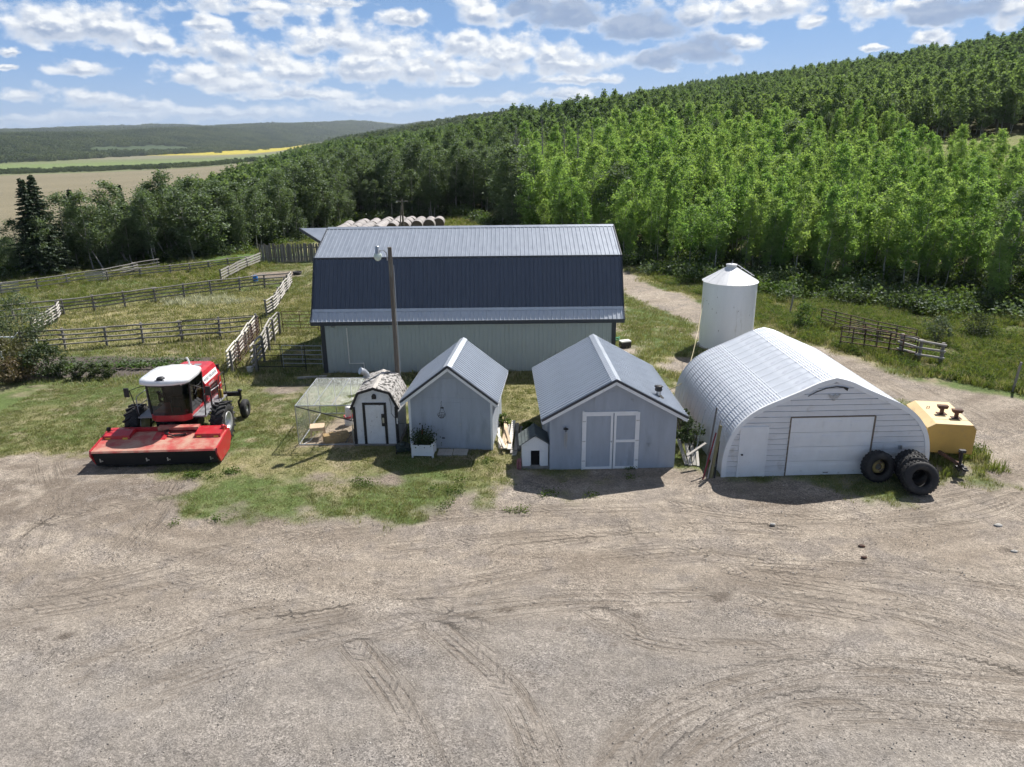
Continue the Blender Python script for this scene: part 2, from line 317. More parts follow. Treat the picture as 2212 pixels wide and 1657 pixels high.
SPOTS = [tuple(at(*p).xy)+(r,) for p, r in (((735, 1333), .5), ((1372, 1330), .32), ((1338, 1283), .28), ((1210, 1358), .16), ((1325, 1392), .18), ((2180, 1188), .35), ((80, 1358), .3), ((140, 1375), .2), ((1095, 1318), .2), ((820, 1258), .2), ((1560, 1290), .35), ((1700, 1330), .4))]
def ground_colour(X, Y):
    grav, green, soil, run, dry = cover(X, Y); u = ucoord(X, Y)
    n1 = fbm(X/2.2, Y/2.2, 21); n2 = fbm(X/.5, Y/.5, 22, 2); nb = fbm(X/11., Y/11., 23)
    def L(a, b, t): t = np.asarray(t)[..., None]; return np.asarray(a)*(1-t)+np.asarray(b)*t
    arc = fbm((X*.35+Y*.10)/2.2, (Y-.012*(X-3)**2)/.55, 26, 3)
    gra = L((.205, .170, .136), (.352, .304, .250), sstep(.28, .66, nb*.4+n1*.25+arc*.35))
    gra = L(gra, (.20, .176, .158), sstep(.50, .70, n1*.5+n2*.5)*.6)
    gra = L(gra, gra*.0+np.array((.225, .212, .20)), sstep(19.5, 13., Y+(nb-.5)*9)*.62)
    churn = sstep(.0, 1.5, -10.5-X)*sstep(20.5, 22.5, Y)*sstep(.42, .62, fbm(X/.45, Y/.45, 24, 3)*.6+n1*.4); gra = L(gra, (.165, .135, .108), churn*.75)
    for sx_, sy_, sr_ in SPOTS: gra = L(gra, (.10, .082, .068), np.clip(1.25-np.hypot(X-sx_, (Y-sy_)*1.5)/sr_-(n2-.5)*1.6, 0, 1)*.75)
    turf = L((.105, .145, .048), (.265, .24, .125), np.clip(dry*.95+(n2-.5)*.8, 0, 1))
    turf = L(turf, (.30, .255, .175), sstep(.52, .74, n2*.4+n1*.6)*.85)
    padd = poly_sd(X, Y, PADDOCK)
    turf = L(turf, L((.24, .225, .105), (.33, .29, .15), n1), sstep(-.5, 1.5, padd)*.8)
    lush = sstep(0, 3, Y-(np.interp(X, [-60, -42, -32.6, -18.9], [40, 47, 54, 64])))*(X < -24)*sstep(.42, .55, nb*.5+n1*.5)
    turf = L(turf, (.10, .155, .045), np.clip(lush*1.1, 0, 1))
    bank = sstep(0, 2, X-np.interp(Y, [20, 31, 36, 43, 53, 63, 75, 95], [45, 26, 21.5, 18, 15.6, 12.6, 10.8, 8.5]))
    turf = L(turf, L((.085, .12, .035), (.17, .15, .075), n1), bank)
    c = L(turf, gra, grav)
    c = L(c, (.115, .10, .088), soil); c = L(c, (.34, .28, .21), run)
    fl = (Y > yedge(X))*(u > edge_e(Y)-48)
    c = L(c, L((.05, .055, .025), (.11, .10, .05), n1), sstep(0, 1, fl*1.)*.9)
    cl = 1-np.hypot((X-CLEAR[0])/CLEAR[2], (Y-CLEAR[1])/CLEAR[3]); c = L(c, L((.16, .20, .06), (.24, .22, .11), n1), sstep(-.1, .25, cl))
    md = 1-np.hypot((X+5.5)/7., (Y-111)/8.); c = L(c, L((.15, .17, .05), (.25, .21, .12), n1), sstep(0, .3, md))
    # the valley
    far = sstep(22, 55, edge_e(Y)-u)*(Y > 90)
    n4 = fbm(X/60., Y/60., 31)
    fld = L((.175, .152, .098), (.255, .225, .150), fbm(X/160., Y/7., 33)*.6+fbm(X/90., Y/60., 34)*.4)                       # mown hay field
    fld = L(fld, L((.13, .17, .07), (.20, .21, .11), n4), sstep(-30, 30, Y-(880+.36*(X+583)+60*(n4-.5))))
    fld = L(fld, (.16, .22, .07), sstep(-25, 25, Y-(1000+.33*(X+600)))*sstep(-25, 25, 1330+.2*(X+800)-Y)*.7)
    fld = L(fld, (.21, .20, .13), sstep(-60, 60, Y-(1560+.1*(X+800))))
    can = poly_sd(X, Y, [(-960, 1960), (-560, 1780), (-200, 1880), (-250, 3200), (-950, 3300), (-1500, 3100)])
    fld = L(fld, (.46, .39, .05), sstep(-25, 25, can+40*(n4-.5)))
    wood = np.maximum(sstep(0, 60, -900-X-120*(fbm(X/500., Y/500., 9)-.5)+.04*(Y-1500))*sstep(800, 1500, Y), sstep(3350, 3700, Y-.25*np.abs(X+900)))
    fld = L(fld, L((.045, .07, .035), (.07, .10, .045), n4), wood)
    c = L(c, fld, far)
    c = L(c, L((.045, .065, .03), (.075, .10, .04), n4), sstep(5, 20, u)*sstep(300, 420, np.hypot(X, Y)))
    return c, np.clip(grav+run*.7+soil*.6, 0, 1)*(np.hypot(X, Y) < 140), green
def axis(*segs):
    out = []
    for a, b, st in segs: out += list(np.arange(a, b-1e-6, st))
    return out
def grow(a, b, k):
    o = []; s = a*(k-1)
    while a < b: o.append(a); a *= k
    return o+[b]
_p = grow(150, 7000, 1.085); _n = grow(150, 7000, 1.085)
GX = np.array([-q for q in reversed(_n)][:-0 or None]+axis((-146, -60, 3.), (-60, -22, .6), (-22, 25, .1), (25, 60, .6), (60, 148, 3.))+_p)
GY = np.array(axis((-60, 8, 4.), (8, 30, .1), (30, 62, .25), (62, 130, .8), (130, 300, 3.5))+grow(300, 9000, 1.055))
XX, YY = np.meshgrid(GX, GY); ZZ = terrain(XX, YY)
near = (np.hypot(XX, YY) < 140)
gc, gg, ggr = ground_colour(XX, YY)
ZZ = ZZ+near*((fbm(XX/.8, YY/.8, 41, 3)-.5)*.035+(fbm(XX/5., YY/5., 42, 2)-.5)*.08*sstep(10, 14, YY))*1.
# wheel tracks pressed into the yard
TRK = [([(0, 1330), (250, 1290), (520, 1240), (800, 1195), (1106, 1165), (1400, 1150)], .55), ([(300, 1500), (620, 1400), (900, 1340), (1200, 1300), (1500, 1290)], .5), ([(1330, 1657), (1420, 1560), (1600, 1480), (1850, 1440), (2212, 1470)], .5), ([(1500, 1657), (1600, 1580), (1800, 1530), (2212, 1560)], .5), ([(0, 1170), (120, 1120), (330, 1080), (420, 1050)], .5), ([(1450, 1090), (1700, 1120), (1950, 1100), (2212, 1040)], .5), ([(150, 1262), (300, 1231), (550, 1171), (850, 1128), (1106, 1108), (1400, 1098)], .5), ([(190, 1441), (450, 1346), (700, 1306), (1000, 1261), (1250, 1215), (1500, 1190)], .5),
       ([(560, 1345), (700, 1325), (820, 1300), (930, 1315), (1010, 1345)], .5), ([(1556, 1206), (1656, 1216), (1956, 1236), (2212, 1268)], .5), ([(1606, 1236), (1756, 1265), (2006, 1306), (2212, 1376)], .55),
       ([(1650, 1300), (1800, 1320), (2000, 1360), (2212, 1440)], .5), ([(930, 1340), (1000, 1400), (1106, 1500), (1181, 1657)], .45), ([(770, 1400), (850, 1500), (940, 1657)], .4),
       ([(2212, 1075), (2160, 1100), (2050, 1125), (1900, 1135)], .5), ([(100, 1010), (110, 1080), (60, 1180)], .5), ([(395, 1020), (330, 1120), (260, 1200)], .5), ([(1300, 1330), (1400, 1380), (1560, 1400), (1750, 1395)], .45),
       ([(2030, 910), (1935, 840), (1840, 800), (1700, 740)], .5), ([(2140, 905), (2000, 835), (1860, 775)], .5), ([(1106, 1190), (1300, 1160), (1500, 1140), (1700, 1150)], .4)]
trk = np.zeros(XX.shape+(3,)); best = np.full(XX.shape, 9.)
for pts, wd in TRK:
    P = [at(*p) for p in pts]; Q = []
    for i in range(len(P)-1):                     # smooth the path
        p0, p1, p2, p3 = P[max(i-1, 0)], P[i], P[i+1], P[min(i+2, len(P)-1)]
        for k in range(6):
            t = k/6.; Q.append(.5*((2*p1)+(p2-p0)*t+(2*p0-5*p1+4*p2-p3)*t*t+(3*p1-p0-3*p2+p3)*t**3))
    Q.append(P[-1]); acc = 0.
    for a, b in zip(Q[:-1], Q[1:]):
        e = b-a; L = e.length
        if L < 1e-4: continue
        bx = np.where((GX > min(a.x, b.x)-1) & (GX < max(a.x, b.x)+1))[0]; by = np.where((GY > min(a.y, b.y)-1) & (GY < max(a.y, b.y)+1))[0]
        if len(bx) and len(by):
            sl_ = (slice(by[0], by[-1]+1), slice(bx[0], bx[-1]+1)); px = XX[sl_]-a.x; py = YY[sl_]-a.y
            tt = (px*e.x+py*e.y)/L; dd = (px*e.y-py*e.x)/L
            tc = np.clip(tt, 0, L); dist = np.hypot(px-tc*e.x/L, py-tc*e.y/L)
            ok = (dist < best[sl_]) & (dist < wd*1.7)
            wgt = sstep(wd*1.7, wd*.5, dist)
            trk[sl_] = np.where(ok[..., None], np.stack([acc+tt, dd, wgt], -1), trk[sl_]); best[sl_] = np.where(ok, dist, best[sl_])
        acc += L
pat = sstep(.15, .45, fbm(XX/2.4, YY/2.4, 55)); trk[..., 2] *= pat*gg
ZZ = ZZ-.014*trk[..., 2]
ny, nx = XX.shape
gm = bpy.data.meshes.new('ground'); co = np.stack([XX, YY, ZZ], -1).reshape(-1, 3)
idx = np.arange(nx*ny).reshape(ny, nx); quads = np.stack([idx[:-1, :-1], idx[:-1, 1:], idx[1:, 1:], idx[1:, :-1]], -1).reshape(-1, 4)
gm.vertices.add(len(co)); gm.vertices.foreach_set('co', co.ravel()); gm.loops.add(quads.size); gm.loops.foreach_set('vertex_index', quads.ravel())
gm.polygons.add(len(quads)); gm.polygons.foreach_set('loop_start', np.arange(0, quads.size, 4)); gm.polygons.foreach_set('loop_total', np.full(len(quads), 4)); gm.update(calc_edges=True)
gm.polygons.foreach_set('use_smooth', np.ones(len(quads), bool))
ca = gm.attributes.new('base', 'FLOAT_COLOR', 'POINT'); ca.data.foreach_set('color', np.concatenate([gc.reshape(-1, 3), np.ones((len(co), 1))], 1).ravel())
ga = gm.attributes.new('grav', 'FLOAT', 'POINT'); ga.data.foreach_set('value', gg.ravel())
ta = gm.attributes.new('trk', 'FLOAT_VECTOR', 'POINT'); ta.data.foreach_set('vector', trk.reshape(-1, 3).ravel())
def ground_mat():
    m = bpy.data.materials.new('earth'); m.use_nodes = True; nt = m.node_tree; q = G_(nt); b = nt.nodes['Principled BSDF']
    ps = q.pos(); base = q.attr('base', 'Color'); gr = q.attr('grav')
    t = q.sep(q.attr('trk', 'Vector'))
    speck = q.noise(ps, 26., 3., .7); st = q.vor(ps, 30., 'F1', 'Color'); sv = q.sep(st)[0]; mid = q.noise(ps, 3.2, 5., .65); big = q.noise(ps, .5, 3.)
    gl = q.sep(q.vor(ps, 13., 'F1', 'Color'))[1]
    zone = q.sst(q.noise(ps, .33, 4., .6), .42, .62)                        # stonier and finer patches
    k = q.m('MULTIPLY', q.lin(mid, .3, .7, .80, 1.17), q.lin(big, .3, .7, .90, 1.10))
    k2 = q.m('MULTIPLY', k, q.m('ADD', 1., q.m('MULTIPLY', q.m('MULTIPLY', q.m('SUBTRACT', sv, .5), .95), q.lin(zone, 0., 1., .45, 1.))))
    k2 = q.m('MULTIPLY', k2, q.lin(speck, .28, .72, .74, 1.25))
    k2 = q.m('ADD', k2, q.m('MULTIPLY', q.sst(gl, .95, .98), .25))
    k3 = q.m('MULTIPLY', k, q.lin(q.noise(ps, 11., 4., .7), .25, .75, .6, 1.4))
    c1 = q.mix(1., base, q.comb(k2, k2, k2), 'MULTIPLY'); c1 = q.mix(q.m('MULTIPLY', zone, .45), c1, q.mix(1., c1, (.95, .96, .99), 'MULTIPLY'))
    c2 = q.mix(1., base, q.comb(k3, k3, k3), 'MULTIPLY')
    c = q.mix(gr, c2, c1)
    # chevrons left by tractor lugs
    ph = q.m('ADD', q.m('MULTIPLY', t[0], 3.7), q.m('MULTIPLY', q.m('ABSOLUTE', t[1]), 4.2))
    ph = q.m('ADD', ph, q.m('MULTIPLY', q.m('SUBTRACT', q.noise(ps, 2.2, 3.), .5), .7))
    ch = q.sst(q.m('SINE', q.m('MULTIPLY', ph, 6.2832)), -.3, .9)
    brk = q.sst(q.noise(ps, 1.5, 4., .65), .42, .60)
    chm = q.m('MULTIPLY', q.m('MULTIPLY', ch, q.m('MULTIPLY', t[2], q.sst(q.m('ABSOLUTE', t[1]), .22, .34, 1., 0.))), brk)
    st_ = q.noise(q.comb(q.m('MULTIPLY', t[0], .45), q.m('MULTIPLY', t[1], 6.), 1.3), 1., 5., .68)
    c = q.mix(q.m('MULTIPLY', q.m('MULTIPLY', q.sst(st_, .44, .64), t[2]), .55), c, (.145, .118, .094))
    c = q.mix(q.m('MULTIPLY', chm, .16), c, (.15, .122, .10))
    c = q.mix(q.m('MULTIPLY', q.m('SUBTRACT', t[2], chm, None, True), .22), c, (.36, .31, .255))
    dk = q.m('MULTIPLY', q.sst(q.noise(ps, .55, 7., .74), .58, .72), gr)      # damp and oily scuffs
    c = q.mix(q.m('MULTIPLY', dk, .45), c, (.15, .125, .105))
    nt.links.new(c, b.inputs['Base Color']); b.inputs['Roughness'].default_value = .95; b.inputs['Specular IOR Level'].default_value = .15
    h = q.m('ADD', q.m('MULTIPLY', sv, .35), q.m('ADD', q.m('MULTIPLY', speck, .6), q.m('MULTIPLY', mid, 2.2)))
    h = q.m('SUBTRACT', h, q.m('ADD', q.m('MULTIPLY', chm, .7), q.m('MULTIPLY', q.m('MULTIPLY', q.sst(st_, .44, .64), t[2]), 1.0)))
    nt.links.new(q.bump(h, .85, .035), b.inputs['Normal']); return m
gm.materials.append(ground_mat()); ground = bpy.data.objects.new('ground', gm); COL.objects.link(ground); ground['kind'] = 'structure'
def gz(x, y): return float(terrain(x, y))
# ================================================================== scattering
def scatter(name, P, rz, sc, idx, protos, label=None, cat=None, tilt=None):
    me = bpy.data.meshes.new(name); n = len(P); me.vertices.add(n); me.vertices.foreach_set('co', np.asarray(P, float).ravel())
    rot = np.zeros((n, 3)); rot[:, 2] = rz
    if tilt is not None: rot[:, :2] = tilt
    a = me.attributes.new('rot', 'FLOAT_VECTOR', 'POINT'); a.data.foreach_set('vector', rot.ravel())
    a = me.attributes.new('scl', 'FLOAT', 'POINT'); a.data.foreach_set('value', np.asarray(sc, float))
    a = me.attributes.new('pick', 'INT', 'POINT'); a.data.foreach_set('value', np.asarray(idx, np.int32))
    o = bpy.data.objects.new(name, me); COL.objects.link(o); tag(o, label, cat, None, 'stuff')
    c = bpy.data.collections.new(name+'_kinds')
    for i, p in enumerate(protos): c.objects.link(p); p.name = '%s_kind_%02d' % (name, i)
    ng = bpy.data.node_groups.new(name, 'GeometryNodeTree'); ng.interface.new_socket('Geometry', in_out='INPUT', socket_type='NodeSocketGeometry'); ng.interface.new_socket('Geometry', in_out='OUTPUT', socket_type='NodeSocketGeometry')
    A = ng.nodes.new; i = A('NodeGroupInput'); u = A('NodeGroupOutput'); mp = A('GeometryNodeMeshToPoints'); inst = A('GeometryNodeInstanceOnPoints'); ci = A('GeometryNodeCollectionInfo')
    ci.inputs['Collection'].default_value = c; ci.inputs['Separate Children'].default_value = True; ci.inputs['Reset Children'].default_value = True
    def na(nm, ty):
        x = A('GeometryNodeInputNamedAttribute'); x.data_type = ty; x.inputs['Name'].default_value = nm; return x.outputs['Attribute']
    lk = ng.links.new; lk(i.outputs[0], mp.inputs[0]); lk(mp.outputs[0], inst.inputs['Points']); lk(ci.outputs[0], inst.inputs['Instance']); inst.inputs['Pick Instance'].default_value = True
    lk(na('pick', 'INT'), inst.inputs['Instance Index']); lk(na('scl', 'FLOAT'), inst.inputs['Scale'])
    e2r = A('FunctionNodeEulerToRotation'); lk(na('rot', 'FLOAT_VECTOR'), e2r.inputs[0]); lk(e2r.outputs[0], inst.inputs['Rotation'])
    lk(inst.outputs[0], u.inputs[0])
    md = o.modifiers.new('scatter', 'NODES'); md.node_group = ng; return o
def proto(me):
    return bpy.data.objects.new(me.name, me)
# ================================================================== plants
RNG = np.random.default_rng(11)
def quads_mesh(name, C, A, B, m):
    """diamond leaves: centres C, half axes A and B"""
    n = len(C); V = np.stack([C-A, C-B, C+A, C+B], 1).reshape(-1, 3); me = bpy.data.meshes.new(name)
    me.vertices.add(n*4); me.vertices.foreach_set('co', V.ravel()); me.loops.add(n*4); me.loops.foreach_set('vertex_index', np.arange(n*4))
    me.polygons.add(n); me.polygons.foreach_set('loop_start', np.arange(0, n*4, 4)); me.polygons.foreach_set('loop_total', np.full(n, 4)); me.update(calc_edges=True)
    me.materials.append(m); return me
def leaves(name, C, size, m, up=.35, asp=.75):
    n = len(C); nn = RNG.normal(size=(n, 3)); nn[:, 2] = np.abs(nn[:, 2])+up; nn /= np.linalg.norm(nn, axis=1)[:, None]
    a = np.cross(nn, RNG.normal(size=(n, 3))); a /= np.linalg.norm(a, axis=1)[:, None]; b = np.cross(nn, a)
    s = size*RNG.uniform(.6, 1.35, n)[:, None]; return quads_mesh(name, C, a*s, b*s*asp, m)
def crown_pts(h, cb, r, K, per, clump, shape=.38, lo=.25):
    C = []
    for k in range(K):
        t = RNG.uniform(0, 1); z = cb+(h-cb)*t; env = r*(min(t/shape, 1)**.6)*(1-max(0, (t-shape)/(1-shape))**1.7)**.8
        a = RNG.uniform(0, 2*math.pi); q = env*math.sqrt(RNG.uniform(lo, 1)); c = np.array([q*math.cos(a), q*math.sin(a), z])
        cr = clump*RNG.uniform(.6, 1.3); C.append(c+RNG.normal(size=(int(per*RNG.uniform(.6, 1.4)), 3))*cr*np.array([.55, .55, .42]))
    return np.concatenate(C), None
def trunk_mesh(name, h, r, lean, m, limbs, top=.92, cb=.3, cr=1.):
    b = MB(); pts = [(lean*h*(t**1.5)+.12*math.sin(t*5+r*50), .1*math.cos(t*4+r*30)-.1, h*top*t) for t in np.linspace(0, 1, 6)]
    pts[0] = (0, 0, -.4); b.tube(pts, [r*(1-.8*t) for t in np.linspace(0, 1, 6)], 6, False)
    for i in range(limbs):
        t = RNG.uniform(cb, .85); z = h*top*t; a = RNG.uniform(0, 6.28); L = cr*(1.15-t)*RNG.uniform(.5, 1.); x0 = lean*h*(t**1.5)
        b.tube([(x0, 0, z), (x0+L*.6*math.cos(a), L*.6*math.sin(a), z+L*.45), (x0+L*math.cos(a), L*math.sin(a), z+L*.95)], [r*.3, r*.2, r*.06], 4, False)
    me = b.mesh(name); me.materials.append(m); return me
BARK = mat('pale_bark', (.36, .35, .30), .8, var=.2, vscale=4., col2=(.10, .09, .08), c2s=5., c2lo=.55, c2hi=.62)
BARKD = mat('grey_bark', (.16, .145, .125), .9, var=.25, vscale=5.)
DEADW = mat('dead_wood', (.36, .34, .31), .85, var=.25, vscale=4.)
LF_A = leafmat('aspen_leaf', (.175, .300, .090), (.310, .390, .145), .58, .02)
LF_P = leafmat('poplar_leaf', (.098, .138, .075), (.150, .200, .098), .42, .03)
LF_H = leafmat('hill_leaf', (.088, .140, .072), (.205, .270, .118), .48, .015, big=.022)
LF_S = leafmat('spruce_needle', (.040, .062, .034), (.062, .088, .046), .2, .02)
LF_B = leafmat('shrub_leaf', (.065, .120, .030), (.12, .175, .05), .4, .015)
LF_D = leafmat('dark_shrub_leaf', (.040, .068, .027), (.085, .10, .045), .35, .02)
def tree_kind(nm, h, cb, r, K, per, cl, leaf, lm, tr, bark, lean=0., limbs=9, shape=.38):
    C, _ = crown_pts(h, cb, r, K, per, cl, shape); C[:, 0] += lean*h*(np.clip(C[:, 2]/h, 0, 1)**1.5)
    return (trunk_mesh(nm+'_trunk', h, tr, lean, bark, limbs, cb=max(.2, cb/h), cr=r), leaves(nm+'_crown', C, leaf, lm))
ASP = [tree_kind('aspen', h, cb, r*sc_, 70, 66, cl_, .080, LF_A, .065, BARK, l, 9, sh_) for h, cb, r, l, sc_, cl_, sh_ in [(8.6, 1.6, 1.7, .02, .66, .42, .5), (9.6, 2.4, 1.6, -.05, .60, .40, .62), (7.2, 1.0, 1.6, .06, .72, .46, .42), (8.0, 2.6, 1.9, 0, .78, .44, .60), (10.4, 3.0, 1.8, -.03, .62, .38, .55), (5.6, .6, 1.4, .03, .70, .40, .45), (9.0, 1.2, 1.5, .08, .55, .36, .40)]]
POP = [tree_kind('poplar', h, cb, r, 72, 56, .70, .115, LF_P, .11, BARK, l, 10, sh_) for h, cb, r, l, sh_ in [(10.5, 2.2, 2.1, .03, .5), (11.5, 3.0, 1.9, -.07, .62), (9.5, 1.4, 2.2, .08, .42), (10.0, 2.4, 2.4, 0, .58), (12.5, 3.6, 2.0, .04, .5), (8.0, .8, 2.1, -.06, .45), (9.0, 1.8, 1.7, .1, .66)]]
def joined(t, nm):
    """one mesh of trunk and crown for the woods beyond"""
    import bmesh
    bm = bmesh.new(); bm.from_mesh(t[0]); k = len(bm.faces); bm.from_mesh(t[1])
    for i, f in enumerate(bm.faces): f.material_index = 0 if i < k else 1
    me = bpy.data.meshes.new(nm); bm.to_mesh(me); bm.free(); me.materials.append(t[0].materials[0]); me.materials.append(t[1].materials[0]); return me
HIL = [tree_kind('hill_tree', h*.86, cb, r*.82, 46, 26, .62, .19, LF_H, .10, BARK, l, 3) for h, cb, r, l in [(9.5, 2.0, 2.0, .02), (8.5, 1.2, 2.3, -.02), (11., 2.6, 2.1, 0), (10., 2.2, 1.8, .03)]]
# sample the woods
def jitter(x0, x1, y0, y1, st, rs):
    gx, gy = np.meshgrid(np.arange(x0, x1, st), np.arange(y0, y1, st)); p = np.stack([gx.ravel(), gy.ravel()], 1); return p+rs.uniform(-.48*st, .48*st, p.shape)
rs = np.random.default_rng(5)
def inwood(p):
    X, Y = p[:, 0], p[:, 1]; u = ucoord(X, Y); ok = (Y > yedge(X)+(vnoise(X/4., Y/4., 71)-.5)*5) & (u > edge_e(Y)-46)
    ok &= np.hypot((X-CLEAR[0])/CLEAR[2], (Y-CLEAR[1])/CLEAR[3]) > 1+.3*(vnoise(X/6., Y/6., 72)-.5)
    ok &= np.hypot((X+5.5)/6.5, (Y-111)/7.) > 1
    return ok
def frus(p, m=.05): return (np.abs(p[:, 0]/np.maximum(p[:, 1], 1.)) < .74+m) & (p[:, 1] > 8)
pn = jitter(-130, 150, 26, 150, 1.95, rs); pn = pn[inwood(pn) & (np.hypot(pn[:, 0], pn[:, 1]) < 140)]
pm = jitter(-200, 330, 60, 330, 2.7, rs); dm = np.hypot(pm[:, 0], pm[:, 1]); pm = pm[inwood(pm) & (dm >= 140) & (dm < 320) & frus(pm, .25)]
pf = jitter(-350, 760, 200, 860, 4.0, rs); df = np.hypot(pf[:, 0], pf[:, 1]); uf = ucoord(pf[:, 0], pf[:, 1]); pf = pf[inwood(pf) & (df >= 320) & (df < 820) & (uf < 420) & frus(pf, .12)]
isA = (pn[:, 0] > 1.5+6*(vnoise(pn[:, 0]/9., pn[:, 1]/9., 81)-.5)) & (ucoord(pn[:, 0], pn[:, 1]) < 95) & (vnoise(pn[:, 0]/2., pn[:, 1]/2., 82) > .06)
def plant(p, kinds, nm, labels, cat, grp, hs, nmax, woodname, woodlabel):
    d = np.hypot(p[:, 0], p[:, 1]); vis = frus(p, .02); order = np.argsort(np.where(vis, d, d+1000)); p = p[order]; k = min(nmax, int((vis).sum()))
    for i in range(k):
        x, y = p[i]; t = kinds[int(rs.integers(len(kinds)))]; s = hs(x, y)*rs.uniform(.68, 1.25)
        e = thing(nm, labels(x, y), cat, (x, y, gz(x, y)), rs.uniform(0, 6.28), grp); e.scale = (s*rs.uniform(.8, 1.25)*(1.15 if nm == 'poplar_tree' else 1.),)*2+(s,)
        ob('trunk', t[0], e); ob('crown', t[1], e)
    r = p[k:]
    if len(r):
        pr = [proto(joined(t, nm)) for t in kinds]; s = np.array([hs(x, y) for x, y in r])*rs.uniform(.62, 1.25, len(r))
        scatter(woodname, np.stack([r[:, 0], r[:, 1], terrain(r[:, 0], r[:, 1])], 1), rs.uniform(0, 6.28, len(r)), s, rs.integers(0, len(pr), len(r)), pr, woodlabel, 'trees')
def labA(x, y):
    if x > 46: return 'young light green aspen on the bank at the right edge, above the dirt road'
    if x > 17: return 'young light green aspen in the thicket behind the white grain bin and steel corral panels'
    return 'young light green aspen behind the right end of the gambrel barn'
def labP(x, y):
    if x < -44: return 'dark green poplar in the low wood at the far left edge, beyond the pole fence'
    if x < -24: return 'dark green poplar in the shelter belt behind the back pole fence of the pens'
    if y > 100 and x < 0: return 'dark green poplar in the wood behind the rows of round hay bales'
    return 'dark green poplar standing among the light aspens behind the barn'
def hsA(x, y): return np.interp(y, [40, 60, 110], [.82, .80, .92])*np.interp(x, [30, 46], [1., .70])
def hsP(x, y): return np.interp(x, [-60, -48, -42, -36, -30, -22, -10], [.36, .42, .56, .70, .76, .76, .82])
plant(pn[isA], ASP, 'aspen_tree', labA, 'tree', 'young aspens on the slope at the right', hsA, 300, 'aspen_wood', 'light green young aspens massed up the slope at the right')
plant(pn[~isA], POP, 'poplar_tree', labP, 'tree', 'dark poplars behind the yard', hsP, 290, 'poplar_wood', 'dark poplars massed behind the front rows of the wood')
pr = [proto(joined(t, 'hill_tree')) for t in HIL]
pa = np.concatenate([pm, pf]); sa = np.concatenate([rs.uniform(.6, 1.2, len(pm)), rs.uniform(.65, 1.25, len(pf))])
scatter('hillside_wood', np.stack([pa[:, 0], pa[:, 1], terrain(pa[:, 0], pa[:, 1])], 1), rs.uniform(0, 6.28, len(pa)), sa, rs.integers(0, 4, len(pa)), pr, 'deciduous wood covering the hillside up to the skyline at the right', 'trees')
print('trees', isA.sum(), (~isA).sum(), len(pm), len(pf))
# woods on the far side of the valley and along the far valley wall
FARK = []
for i in range(4):
    C = []
    for k in range(16):
        c = np.array([RNG.uniform(-11, 11), RNG.uniform(-11, 11), 0]); hh = RNG.uniform(6, 11)
        q = RNG.normal(size=(34, 3)); q /= np.linalg.norm(q, axis=1)[:, None]; C.append(c+q*np.array([2.6, 2.6, hh*.42])+np.array([0, 0, hh*.58]))
    FARK.append(proto(leaves('far_clump', np.concatenate(C), 1.15, leafmat('far_leaf%d' % i, (.042, .072, .032), (.130, .160, .060), .25, .01, big=.0075))))
p1 = jitter(-2900, -780, 800, 4600, 21, rs); hl = sstep(0, 60, -850-p1[:, 0]-120*(fbm(p1[:, 0]/500., p1[:, 1]/500., 9)-.5)+.04*(p1[:, 1]-1500))*sstep(800, 1500, p1[:, 1])
gap = 1-np.hypot((p1[:, 0]+1010)/75., (p1[:, 1]-2150)/330.)
p1 = p1[(hl > .4) & frus(p1, .05) & (gap < 0) & (p1[:, 0] > -1500-.28*p1[:, 1])]
p2 = jitter(-2900, 300, 3300, 5600, 34, rs); p2 = p2[(sstep(3350, 3700, p2[:, 1]-.25*np.abs(p2[:, 0]+900)) > .5) & frus(p2, .02) & (vnoise(p2[:, 0]/260., p2[:, 1]/400., 91) > .25)]
p3 = jitter(-420, 300, 640, 3300, 24, rs); u3 = ucoord(p3[:, 0], p3[:, 1]); p3 = p3[(u3 > 2) & (u3 < 300) & (np.hypot(p3[:, 0], p3[:, 1]) > 700) & (p3[:, 0] < .02*p3[:, 1])]
p4 = jitter(-900, -100, 380, 1500, 10, rs)
w4 = np.abs(p4[:, 1]-(960+.40*(p4[:, 0]+600)+50*(fbm(p4[:, 0]/90., p4[:, 1]/90., 95)-.5)))
k4 = (w4 < 62) & (vnoise(p4[:, 0]/30., p4[:, 1]/30., 96) > .33) & (ucoord(p4[:, 0], p4[:, 1]) < -90) & frus(p4)
p4 = p4[k4]
p5 = jitter(-1300, -200, 1700, 3300, 40, rs); k5 = (vnoise(p5[:, 0]/80., p5[:, 1]/80., 97) > .90); p5 = p5[k5 & (ucoord(p5[:, 0], p5[:, 1]) < -40)]
pp = np.concatenate([p1, p2, p3, p4, p5]); ss = np.concatenate([rs.uniform(.8, 1.25, len(p1)), rs.uniform(1.2, 1.9, len(p2)), rs.uniform(.9, 1.3, len(p3)), rs.uniform(.28, .5, len(p4)), rs.uniform(.5, .9, len(p5))])
scatter('valley_woods', np.stack([pp[:, 0], pp[:, 1], terrain(pp[:, 0], pp[:, 1])], 1), rs.uniform(0, 6.28, len(pp)), ss, rs.integers(0, 4, len(pp)), FARK, 'distant woods and willow scrub across the valley at the left', 'trees')
print('far', len(p1), len(p2), len(p3), len(p4), len(p5))
